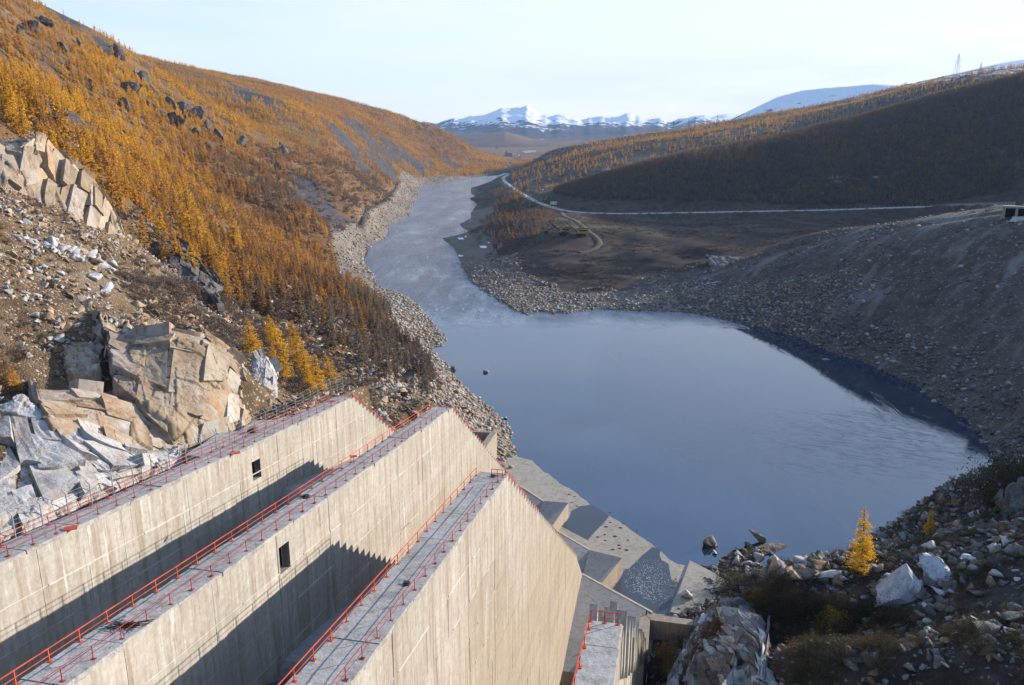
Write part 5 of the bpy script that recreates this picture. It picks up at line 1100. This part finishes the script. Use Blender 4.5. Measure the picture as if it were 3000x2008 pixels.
for i in np.where(ind)[0]:
    p = (x[i], y[i], z[i]-.15); tn = 'golden' if t0[i] > .55 else ('rust orange' if t0[i] > .3 else 'brown half bare')
    zone = 'above the tall rock face' if x[i] < -105 else 'on the slope behind the dark outcrop' if y[i] < 330 else 'on the lower slope towards the river'
    szn = 'tall' if h[i] > 10.6 else 'short' if h[i] < 7. else 'mid-sized'; wdn = 'slender' if thin[i] < .88 else 'broad' if thin[i] > 1.1 else 'even'
    ep = (x[i]/y[i], (z[i]-H)/y[i]); e1 = ('far left','left','middle','right')[int(np.clip((ep[0]+.64)/.11, 0, 3))]; e2 = 'high' if ep[1] > .02 else 'low' if ep[1] < -.12 else 'halfway'
    tree(p, h[i], t0[i], rng.uniform(0, 6.28), NEAR[i % 5], f'{szn} {wdn} {tn} larch {zone}, {e1} and {e2}', f'{tn} larches {zone}', thin[i])
# --- bright yellow larches beside the concrete platform and single trees on the near slopes
def px_tree(px, py, hp, tint, label, big=0, wide=1., group=None, y0=None):
    p = hit(px, py); dist = np.linalg.norm(p-np.array([0,0,H])); return tree((p[0], p[1], p[2]-.2), hp*dist/FPX/.93, tint, px*.37, BIG[big % 3], label, group, wide)
for i, (px, py, hp, t) in enumerate([(738,1046,120,.86),(792,1000,85,.95),(812,1036,110,.97),(832,1110,110,.9),(802,1072,72,.96),(870,1075,112,.88),(895,1110,115,.9),(928,1145,120,.9),(965,1120,95,.82),(905,1150,85,.9),(860,1020,90,.75)]):
    px_tree(px, py, hp*.88, t, ('leftmost','second','third','fourth','fifth','sixth','seventh','eighth','ninth','tenth','last')[[738,792,802,812,832,860,870,895,905,928,965].index(px)]+' bright yellow larch from the left in the row beside the concrete platform', i, 1.5, 'yellow larches beside the platform')
px_tree(2520,1672,168,.93, 'lone yellow larch standing on the edge of the shaded right slope', 0, 1.02)
px_tree(2722,1562,64,.96, 'small yellow larch among the rocks of the right slope', 1, 1.2)
px_tree(45,1142,62,.8, 'small orange larch at the left edge on the rocky slope', 2, 1.3); px_tree(20,1120,80,.35, 'brownish larch at the left edge behind the small orange one', 1, 1.3)
for px, py, hp, t in [(560,700,150,.86),(590,740,130,.8),(690,740,110,.8),(615,790,110,.75),(640,830,95,.7),(665,880,90,.68),(700,880,80,.6)]:
    px_tree(px, py, hp, t, f'golden larch growing just beyond the dark outcrop, {dict([(560,"leftmost"),(590,"second from left"),(690,"rightmost but one"),(615,"third from left"),(640,"low in the middle"),(665,"low towards the right"),(700,"lowest and rightmost")])[px]}', int(px), 1.1, 'larches beyond the dark outcrop')
# --- scrub on the left
def scr(name, label, n, xr, yr, fn, hmin, hmax, tint, coll, wide=(1.2, 2.)):
    x, y = sample(n, xr, yr, fn); m = len(x); h = hmin+(hmax-hmin)*rng.random(m)**1.6; plant(name, label, x, y, h, tint(x, y)+.10*rng.normal(size=m), coll, rng.uniform(*wide, m), .05)
pn = lambda x, y, w, s: perlin(x/w, y/w, s)
scr('scrub', 'bare grey brown scrub on the lower left hillside', 16000, (-330, 0), (230, 1400), lambda x, y: LB(x, y) & vis(x, y) & (dat(x, y) > 30) & (dat(x, y) < 150) & (pn(x, y, 25, 21)+.35 > rng.random(len(x))*.8), 1.2, 4., lambda x, y: .12+.25*pn(x, y, 40, 22), C_scrub)
scr('scrub', 'bare brown bushes on the near rocky slope', 5000, (-170, -40), (80, 260), lambda x, y: LB(x, y) & vis(x, y) & out_spill(x, y) & (pn(x, y, 16, 23) > -.08+.25*rng.random(len(x))), .4, 1.4, lambda x, y: .3+.3*pn(x, y, 12, 24), C_shn)
scr('scrub', 'thicket of bare brown bushes between the farthest wall and the talus', 2600, (-90, -25), (165, 330), lambda x, y: LB(x, y) & out_spill(x, y) & (dat(x, y) > 44) & (dat(x, y) < 110) & (pn(x, y, 14, 25) > -.12), .8, 2.6, lambda x, y: .2+.3*pn(x, y, 12, 26), C_shn)
# --- right side: plain, far hills
RB = lambda x, y: left_of_river(x, y) < 0
rdist = lambda x, y: np.sqrt(np.min((x[:,None]-ROAD[::2,0])**2+(y[:,None]-ROAD[::2,1])**2, 1))
tdist = lambda x, y: np.sqrt(np.min((x[:,None]-TRACK[:,0])**2+(y[:,None]-TRACK[:,1])**2, 1))
clear = lambda x, y: (rdist(x, y) > 9) & (tdist(x, y) > 5)
scr('scrub', 'low dark scrub over the plain on the right', 40000, (-90, 700), (600, 1200), lambda x, y: RB(x, y) & vis(x, y) & (dat(x, y) > 26) & (pn(x, y, 45, 31)+.25 > rng.random(len(x))*.9) & clear(x, y) & ~((x > 90) & (np.hypot(x, y) < 640)), .8, 2.6, lambda x, y: .12+.45*pn(x, y, 60, 32)+.25*(rng.random(len(x)) < .15), C_scrub)
def rtrees(label, n, xr, yr, fn, h0, h1, tint, coll, wide=(.8, 1.2)):
    x, y = sample(n, xr, yr, fn); m = len(x); plant('larch_forest', label, x, y, rng.uniform(h0, h1, m), tint(x, y)+.10*rng.normal(size=m), coll, rng.uniform(*wide, m))
wood = lambda x, y: (np.abs((x+8)/62)**2+np.abs((y-960)/190)**2 < 1) | (np.abs((x+20)/40)**2+np.abs((y-1350)/260)**2 < 1)
rtrees('thin brown larch wood between the river and the road', 2600, (-110, 60), (760, 1700), lambda x, y: RB(x, y) & wood(x, y) & (dat(x, y) > 36) & clear(x, y) & (pn(x, y, 30, 33) > -.3), 6, 11, lambda x, y: .22+.28*pn(x, y, 45, 34), C_mid)
rtrees('sparse dull orange larches on the hills right of the river', 38000, (0, 2400), (1050, 3700), lambda x, y: RB(x, y) & vis(x, y) & (zat(x, y) < 300) & (dat(x, y) > 40) & ~((x > 60) & (y < 1430) & (zat(x, y) < 175)) & (pn(x, y, 120, 35)+.42 > rng.random(len(x))) & (rdist(x, y) > 12), 7, 13, lambda x, y: .66+.3*pn(x, y, 160, 36), C_far)
rtrees('bare larches on the dark shaded hill behind the road', 30000, (60, 900), (1000, 1420), lambda x, y: RB(x, y) & vis(x, y) & (zat(x, y) > 34) & (rdist(x, y) > 12), 5, 10, lambda x, y: .10+.3*pn(x, y, 60, 37)+.10*rng.normal(size=len(x)), C_mid)
scr('dwarf_pine', 'dark green dwarf pine scrub on the hills at the right', 26000, (0, 2200), (1000, 3600), lambda x, y: RB(x, y) & vis(x, y) & (zat(x, y) > 34) & (zat(x, y) < 330) & (pn(x, y, 70, 38)+.3 > rng.random(len(x))) & (rdist(x, y) > 12), 1.2, 3.2, lambda x, y: .85+0*x, C_scrub, (1.5, 3.))
# --- bushes on the dark right slope
scr('scrub', 'dark tangled undergrowth on the near right slope', 7000, (16, 140), (60, 190), lambda x, y: RB(x, y) & vis(x, y) & (slope_uv(x, y)[1] > 4) & (dat(x, y) > 3) & (pn(x, y, 10, 41)+.3*(y < 112) > .02+.25*rng.random(len(x))), .35, 1.2, lambda x, y: .72+.5*pn(x, y, 9, 42), C_shn)
def bush(px, py, hp, tint, label, i, group=None, wide=1.):
    p = hit(px, py); dist = np.linalg.norm(p-np.array([0,0,H])); s = hp*dist/FPX; o = empty('shrub', (p[0], p[1], p[2]-.1), px*.11); o.scale = (s*wide, s*wide, s*1.2); tag(o, label, 'shrub', group); c = link('foliage', SHL[i % 4], o); c['tint'] = tint; return o
r_ = random.Random(77)
for i in range(46):
    px, py = quad_px(r_, (2270,1790), (2520,1760), (2980,1900), (2330,1990)) if i < 34 else quad_px(r_, (2130,1720), (2290,1710), (2340,1800), (2180,1770))
    bush(px, py, r_.uniform(30, 68), r_.uniform(.0, .3), ('big ' if i % 3 == 0 else 'low ')+('olive' if i % 2 else 'blackish')+' leafy shrub '+('above the white rock outcrop' if i >= 34 else 'left of the white pyramid boulder' if px < 2560 else 'below the white pyramid boulder' if px < 2760 else 'near the right edge')+(' high on' if py < 1820 else ' low on')+' the shaded slope', i, 'dark shrubs on the near right slope', 1.1)
bush(2915,1490,105,.12,'large dark bush on the crest at the right edge',1,None,1.0); bush(2985,1440,120,.35,'olive bush at the right edge behind the large dark one',2,None,1.1); bush(2960,1420,80,.3,'small olive bush between the two big bushes at the right edge',3)
bush(2445,1850,70,1.,'bright yellow leafed shrub in the shade at the bottom right',0,None,.55); bush(2405,1862,35,.95,'little yellow shrub beside the bright yellow one',1); bush(2210,1770,50,.9,'small orange shrub above the white rock face',2,None,.6); bush(2150,1845,45,.85,'orange shrub on top of the white rock face',3,None,.7)
for i, (px, py) in enumerate([(1890,1960),(1930,1985),(1875,2000),(1960,1930),(2000,1900),(1925,1940),(1970,1975)]): bush(px, py, 48, .25+.5*(i % 3 == 0), ('rust coloured' if i % 3 == 0 else 'brown')+' bush in the hollow right of the nearest wall, '+('nearest the wall','second from the wall','lowest','by the retaining wall','farthest right','in the middle','right of the middle')[i], i, 'bushes in the hollow')
# --- dark rock standing out of the left forest
for i, (px, py, s) in enumerate([(332,142,9),(350,165,10),(300,150,6),(345,200,7),(410,235,11),(432,252,12),(452,276,9),(385,265,7),(372,312,7),(360,308,6),(490,310,8),(520,318,9),(560,332,9),(555,312,7),(520,352,8),(600,372,9),(585,390,8),(640,400,9),(655,432,6),(705,420,8),(610,430,6),(90,85,6),(60,95,5),(180,140,6),(235,130,7),(500,350,6),(810,500,8),(830,440,7),(460,420,5),(265,245,5),(420,300,7),(545,350,9),(130,60,7),(445,340,6)]):
    p = hit(px, py+6, r0=150); o = boulder(0, 0, s*np.hypot(p[0], p[1])/900.+3., 'dark_rock', ('big' if s > 8 else 'small')+' dark crag in the left forest '+('near the ridge top' if py < 170 else 'on the upper rib' if py < 290 else 'on the middle rib' if py < 360 else 'low on the rib')+(', left' if px < 350 else ', centre' if px < 500 else ', right'), 900+i, 'dark crags in the left forest', flat=(.8,.7,1.), pos=p, sink=.45, cat='crag', cuts=14)
    o.name = 'rock_crag'; o.rotation_euler = (r_.uniform(-.3, .3), r_.uniform(-.3, .3), r_.uniform(0, 6.28))
# ---------------------------------------------------------------- machines, huts, poles, far buildings, logs, ice
def place(name, px, py, rz, label, cat, group=None, r0=300):
    p = hit(px, py, r0=r0); o = empty(name, p, rz); tag(o, label, cat, group); return o, np.linalg.norm(p-np.array([0,0,H]))
def part(o, name, mb, mat): return link(name, p_mesh(mb, name), o, mat)
M['yellow'] = plain_mat('faded_yellow_paint', (.50,.34,.12), .7, 0, .4, .6); M['white'] = plain_mat('white_paint', (.78,.78,.78), .6, 0, .12, .5)
M['glass'] = plain_mat('dark_window', (.02,.022,.025), .15, 0, .1, 1., .5); M['steel'] = plain_mat('grey_steel', (.22,.22,.23), .6, .3)
M['wood'] = plain_mat('weathered_wood', (.17,.145,.125), .9, 0, .45, 2.); M['ice'] = plain_mat('ice', (.78,.80,.84), .5, 0, .06, .4); M['pale_wall'] = plain_mat('pale_wall', (.50,.49,.47), .9); M['tan_wall'] = plain_mat('tan_wall', (.33,.29,.25), .9)
def digger(px, py, rz, label, flip=1):
    o, d = place('mining_shovel', px, py, rz, label, 'excavator')
    for s in (-1, 1):
        t = MB(); t.prism([(-3.4,s*1.9-.6,.15),(3.4,s*1.9-.6,.15),(3.4,s*1.9+.6,.15),(-3.4,s*1.9+.6,.15)], [(-3.9,s*1.9-.6,1.5),(3.9,s*1.9-.6,1.5),(3.9,s*1.9+.6,1.5),(-3.9,s*1.9+.6,1.5)]); part(o, 'crawler_track', t, M['dark_steel'])
    t = MB(); t.bar((0,0,1.4), (0,0,2.2), 1.7, 10); part(o, 'turntable', t, M['dark_steel'])
    t = MB(); t.box((1.2,0,3.9), 8.6, 4.8, 3.5); h = part(o, 'machine_house', t, M['yellow']); t = MB(); t.box((1.4,0,5.8), 8., 4.3, .35); part(o, 'roof', t, M['dark_steel'])
    t = MB(); t.box((-3.8,1.4,4.6), 1.9, 1.7, 2.4); c = part(o, 'cab', t, M['yellow']); t = MB(); t.box((-4.78,1.4,4.9), .06, 1.4, 1.2); link('window', p_mesh(t, 'window'), c, M['glass'])
    t = MB(); t.box((1.2,-2.43,4.2), 5.5, .08, 1.); part(o, 'vent', t, M['dark_steel'])
    t = MB(); t.bar((-3,-.6,2.8), (-11.5,-.4,10.2), .38, 4); t.bar((-3,.6,2.8), (-11.5,.4,10.2), .38, 4); part(o, 'boom', t, M['dark_steel'])
    t = MB(); t.bar((-6.2,0,6.4), (-13.0,0,2.6), .34, 4); part(o, 'dipper_arm', t, M['dark_steel'])
    t = MB(); t.prism([(-14.6,-1.1,.9),(-12.6,-1.1,.9),(-12.6,1.1,.9),(-14.6,1.1,.9)], [(-14.9,-1.2,3.1),(-12.3,-1.2,3.1),(-12.3,1.2,3.1),(-14.9,1.2,3.1)]); part(o, 'bucket', t, M['dark_steel'])
    t = MB(); t.bar((2,-.8,5.7), (.2,0,9.), .15); t.bar((-1.6,.8,5.7), (.2,0,9.), .15); t.bar((.2,0,9.), (-11.5,0,10.2), .06, 3); part(o, 'gantry', t, M['dark_steel']); o.scale = (1.3,1.3,1.3); return o
digger(1651, 688, .15, 'left of the two old yellow mining shovels on the gravel pad'); digger(1703, 692, -.1, 'right of the two old yellow mining shovels on the gravel pad')
o, d = place('site_trailer', 1622, 602, -.1, 'white site trailer with two dark windows beside the road', 'trailer')
t = MB(); t.box((0,0,2.9), 9., 3.2, 3.6); part(o, 'body', t, M['white']); t = MB(); t.box((0,0,4.85), 9.3, 3.5, .25); part(o, 'roof', t, M['white'])
for s in (-2.4, 2.2): t = MB(); t.box((s,-1.62,3.1), 1.5, .08, 1.4); part(o, 'window', t, M['glass'])
t = MB(); t.box((0,0,.95), 8., 1.4, .3); part(o, 'chassis', t, M['dark_steel'])
for s in (-2.6, 2.6):
    for q in (-1.2, 1.2): t = MB(); t.bar((s,q-.18,.5), (s,q+.18,.5), .5, 10); part(o, 'wheel', t, M['dark_steel'])
o, d = place('a_frame_mast', 1640, 598, .3, 'tall grey a frame mast right of the white trailer', 'mast')
for a in ((-3,0),(3,0),(0,3)): t = MB(); t.bar((*a,0), (0,0,10), .16, 4, .1); part(o, 'leg', t, M['steel'])
t = MB(); t.bar((-1.5,0,5), (1.5,0,5), .1); t.bar((1.5,0,5), (0,1.5,5), .1); part(o, 'brace', t, M['steel'])
o, d = place('car', 1538, 576, .9, 'dark car driving along the pale gravel road', 'car')
t = MB(); t.prism([(-2.2,-.9,.4),(2.2,-.9,.4),(2.2,.9,.4),(-2.2,.9,.4)], [(-2.2,-.9,1.),(2.2,-.9,1.),(2.2,.9,1.),(-2.2,.9,1.)]); part(o, 'body', t, M['dark_steel'])
t = MB(); t.prism([(-1.8,-.85,1.),(1.,-.85,1.),(1.,.85,1.),(-1.8,.85,1.)], [(-1.5,-.7,1.75),(.5,-.7,1.75),(.5,.7,1.75),(-1.5,.7,1.75)]); part(o, 'cabin', t, M['glass'])
for a in (-1.4, 1.4):
    for b in (-.8, .8): t = MB(); t.bar((a,b-.1,.35), (a,b+.1,.35), .36, 8); part(o, 'wheel', t, M['dark_steel'])
def pole(px, py, hp, label, group='wooden poles by the road', arm=True):
    o, d = place('utility_pole', px, py, 0, label, 'pole', group); h = hp*d/FPX; t = MB(); t.bar((0,0,-.3), (0,0,h), .17, 5, .12); part(o, 'shaft', t, M['wood'])
    if arm: t = MB(); t.box((0,0,h-.6), 1.8, .14, .14); part(o, 'crossarm', t, M['wood'])
for px, py, hp, l in [(1586,600,21,'pole on the near verge of the road left of the trailer'),(1634,646,36,'tall pole where the dirt track leaves the road'),(1677,640,24,'pole by the bend of the dirt track'),(1602,635,24,'pole among the larches below the road'),(1458,712,16,'thin pole near the gravel bar'),(1481,720,18,'thin pole at the edge of the brown wood'),(968,846,34,'dark pole on the lower left slope'),(1525,560,14,'pole beside the upper road')]: pole(px, py, hp, l)
def pylon(px, py, hp, label):
    o, d = place('pylon', px, py, .5, label, 'pylon', 'power line pylons on the right hills', 600); h = hp*d/FPX; w = h*.10
    t = MB(); L = [np.array([sx*w, sy*w, -1.]) for sx, sy in ((-1,-1),(1,-1),(1,1),(-1,1))]; T = [np.array([q[0]*.12, q[1]*.12, h]) for q in L]
    for a, b in zip(L, T): t.bar(a, b, .26, 4, .16)
    for i in range(6):
        f0, f1 = i/6., (i+1)/6.
        for j in range(4): a = L[j]+(T[j]-L[j])*f0; b = L[(j+1) % 4]+(T[(j+1) % 4]-L[(j+1) % 4])*f1; t.bar(a, b, .13, 3)
    part(o, 'tower', t, M['steel'])
    for f, l in ((.66, .20), (.80, .15)): t = MB(); t.bar((-h*l,0,h*f), (h*l,0,h*f), .2, 4); t.bar((-h*l,0,h*f), (0,0,h*f+h*.05), .12, 3); t.bar((h*l,0,h*f), (0,0,h*f+h*.05), .12, 3); part(o, 'crossarm', t, M['steel'])
for px, py, hp, l in [(2796,264,84,'largest pylon against the sky on the right ridge'),(2688,306,46,'pylon below and left of the largest one'),(2868,238,42,'faint pylon right of the largest one'),(2487,372,42,'pylon half way along the right ridge'),(2100,384,42,'pylon in front of the foot of the snowy hill'),(2034,392,40,'right one of the pair of pylons left of the snowy hill'),(2016,396,42,'left one of the pair of pylons left of the snowy hill'),(1972,402,44,'leftmost pylon, before the far mountains'),(1952,404,40,'small pylon beside the leftmost one')]: pylon(px, py, hp, l)
o, d = place('culvert_portal', 2976, 640, -.5, 'concrete culvert portal with two dark openings at the right edge', 'culvert')
t = MB(); t.box((0,0,6.6), 15., 6., 1.2); part(o, 'roof_slab', t, M['apron'])
for s in (-6.6, -.2, 6.2): t = MB(); t.box((s,0,3.2), 1.3, 5.6, 6.4); part(o, 'pier', t, M['apron'])
t = MB(); t.box((0,2.6,3.1), 12.8, .4, 6.2); part(o, 'opening', t, M['recess_shade'])  # near-black panel paints the shade in both openings
t = MB(); t.prism([(-4,-7,-1.5),(7,-7,-1.5),(6,-2.9,-1),(-3,-2.9,-1)], [(-2,-6,-.2),(5,-6,0),(5.5,-3,1.6),(-2,-3,1.2)]); part(o, 'spill_apron', t, M['pale_wall'])
pb = MB(); pb.box((0,0,.8), .22, .22, 2.6); post_me = p_mesh(pb, 'roadside_post'); post_me.materials.append(M['pale_wall'])
for i in range(0, len(ROAD)-1, 1):
    q = ROAD[i]
    if q[0] < 150 or len([1 for _ in ()]): continue
    for f in (0, .5):
        e = q+(ROAD[i+1]-q)*f; o = link('roadside_post', post_me); o.location = (e[0], e[1]+7., e[2]+.1); tag(o, 'small pale post in the row along the far verge of the road', 'post', 'posts along the road')
def building(px, py, w, h, dep, mat, label, roof=True, group='buildings of the far town'):
    o, d = place('building', px, py, .2, label, 'building', group, 3300); k = d/FPX; w, h, dep = w*k, h*k, dep*k
    t = MB(); t.box((0,0,h/2-1), w, dep, h+2); part(o, 'wall', t, M[mat]); t = MB(); t.box((0,0,h+.5), w*1.04, dep*1.04, max(h*.1, 1.)); part(o, 'roof', t, M['steel' if roof else mat])
    n = max(2, int(w/12)); t = MB()
    for i in range(n):
        for j in range(max(1, int(h/7))): t.box((-w/2+w*(i+.5)/n, -dep/2-.15, 3+j*6.5), w/n*.5, .3, 2.6)
    part(o, 'window', t, M['glass'])
for i, a in enumerate([(1489,459,20,9,8,'tan_wall','long grey factory hall on the valley floor'),(1509,459,11,10,8,'white','white factory block beside the long grey hall'),(1521,459,5,6,4,'white','small white house right of the white factory block'),(1484,458,4,14,4,'tan_wall','tall dark factory tower left of the white block')]): building(*a, group='factory buildings in the valley')
for px, py, w, h, m_ in [(1404,424,5,7,'white'),(1409,425,4,6,'pale_wall'),(1413,430,6,5,'white'),(1420,428,4,9,'pale_wall'),(1425,429,4,11,'tan_wall'),(1431,428,4,6,'white'),(1437,427,3,4,'white'),(1445,425,4,5,'white'),(1416,421,4,5,'pale_wall'),(1455,437,8,4,'pale_wall'),(1448,452,5,3,'white')]: building(px, py, w, h, 4, m_, 'small pale building of the far town on the valley floor')
# a reach of the river seen again in the valley, ice on the gravel bar
def ground_poly(name, pts, mat, lift, kind, label=None, r0=300):
    P = [hit(a, b, r0=r0)+np.array([0,0,lift]) for a, b in pts]; ar = sum(P[i][0]*P[(i+1) % len(P)][1]-P[(i+1) % len(P)][0]*P[i][1] for i in range(len(P))); P = P if ar > 0 else P[::-1]
    mb = MB(); mb.prism([p-np.array([0,0,max(lift*1.5, .3)]) for p in P], P); return tag(mb.build(name, mat), label, None, None, kind)
zv = max(hit(1550, 445, r0=3300)[2]+2, 16)
P = [atz(a, b, zv) for a, b in [(1528,447),(1545,449),(1568,446),(1573,442),(1552,441),(1535,443)]]; mb = MB(); mb.add(P, [tuple(range(6))]); tag(mb.build('far_river', M['water']), kind='structure')
for pts, l in [([(1405,722),(1420,721),(1427,724),(1424,728),(1408,727)],'largest white ice sheet on the gravel bar'),([(1429,711),(1434,711),(1434,713),(1429,713)],'tiny ice patch above the largest one'),([(1340,698),(1356,697),(1360,702),(1345,703)],'ice patch on the tip of the gravel bar'),([(1343,748),(1358,750),(1352,753),(1342,752)],'ice patch at the water edge below the gravel bar'),([(1362,693),(1366,692),(1368,695),(1361,696)],'ice fleck at the inlet of the gravel bar')]:
    mb = MB(); P = [hit(a, b, r0=300)+np.array([0,0,.35]) for a, b in pts]; mb.prism([p-np.array([0,0,.5]) for p in P][::-1], P[::-1]); tag(mb.build('ice_sheet', M['ice']), l, 'ice', 'ice left on the gravel bar')
o, d = place('gauge_block', 1377, 651, .3, 'small concrete gauge block on the right bank point', 'concrete block'); t = MB(); t.box((0,0,2.2), 2.2, 2.2, 4.4); part(o, 'block', t, M['pale_wall']); t = MB(); t.box((0,0,.2), 5, 4, .8); part(o, 'footing', t, M['apron'])
# a thread of white water where a brook comes down to the shore
L_ = smooth_line([hit(*p) for p in [(2105,826),(2080,832),(2062,835),(2050,842),(2030,846),(2018,850),(2005,862)]], 2., 2)
M['rapids'] = NM('rapids'); k = M['rapids']; M['rapids'] = k.done(k.mix(k.lin(k.noise(k.pos(), .7, 5, .7), .42, .6), (.10,.12,.15), (.72,.75,.8)), .4)
V = []; 
for i, q in enumerate(L_): w_ = 1.4+.8*math.sin(i*1.7); V += [q+np.array([-.3*w_,-w_,.35]), q+np.array([.3*w_,w_,.35])]
mb = MB(); mb.add(V, [(2*i, 2*i+1, 2*i+3, 2*i+2) for i in range(len(L_)-1)]); tag(mb.build('brook', M['rapids']), kind='structure')
pb_ = hit(2110, 800); yb = pb_[1]
cliff([[(2072,752,yb+26),(2110,754,yb+27),(2150,758,yb+28),(2192,764,yb+28)],[(2086,812,yb),(2115,808,yb+2),(2150,802,yb+6),(2185,786,yb+16)]], 'grey eroded bank above the brook on the far shore', M['cool_rock'], .9, ((8., 1.4), (3., .7)), 14, 41, (1,1,.5), name='eroded_bank')
# platform, logs and litter behind the farthest wall
def tp(px, py, dz): u_, v_ = topuv(px, py); return uv(u_, v_, ztop(u_)+dz)
pts = [tp(a, b, -.55) for a, b in [(541,1322),(585,1296),(640,1258),(700,1254),(745,1224),(800,1222),(840,1212),(875,1195),(895,1190),(850,1215),(780,1250),(690,1300),(640,1335)]]
mb = MB(); mb.prism([p-np.array([0,0,2.]) for p in pts], pts) if False else mb.prism([p-np.array([0,0,2.]) for p in pts[::-1]], pts[::-1]); tag(mb.build('concrete_platform', M['conc_top']), 'grey concrete platform under the sheer rock face behind the fence', 'platform')
r_ = random.Random(9)
for i in range(20):
    c = tp(r_.uniform(755, 890), r_.uniform(1165, 1215), r_.uniform(-.5, .0)); a = r_.uniform(-.7, .9); L = r_.uniform(1.6, 4.2); d_ = np.array([math.cos(a), math.sin(a), r_.uniform(-.12, .12)])*L/2
    mb = MB(); mb.bar(-d_, d_, r_.uniform(.10, .2), 6); o = mb.build('log', M['wood'] if i % 3 else M['dark_steel']); o.location = c; tag(o, ('grey' if i % 3 else 'dark')+' timber in the tangled pile behind the fence posts', 'timber', 'timbers behind the fence')
o = boulder(0, 0, 1.5, 'dark_rock', 'dark round lump lying on the concrete platform by the fence', 44, pos=tp(742, 1258, -.5), sink=.2)
o = empty('concrete_plinth', uv(50.5, -67.5, ztop(50)-1.2), .4); tag(o, 'concrete plinth with a rusty stub pipe at the left edge behind the fence', 'plinth'); t = MB(); t.box((0,0,.6), 3.4, 2.4, 1.3); part(o, 'block', t, M['conc_top']); t = MB(); t.bar((-.7,.2,1.2), (-.7,.2,2.5), .24, 8); part(o, 'pipe', t, M['dark_steel'])

# ---------------------------------------------------------------- the air
hz = MB(); hz.prism([(-14500,-7000,-40),(21500,-7000,-40),(21500,17800,-40),(-14500,17800,-40)], [(-14500,-7000,1250),(21500,-7000,1250),(21500,17800,1250),(-14500,17800,1250)])
k = NM('haze'); v_ = k.n('ShaderNodeVolumePrincipled'); v_.inputs['Color'].default_value = (.42,.62,1.,1); v_.inputs['Density'].default_value = 3.2e-5; v_.inputs['Anisotropy'].default_value = .0
k.t.links.new(v_.outputs[0], k.out.inputs['Volume']); tag(hz.build('haze', k.m), kind='stuff')
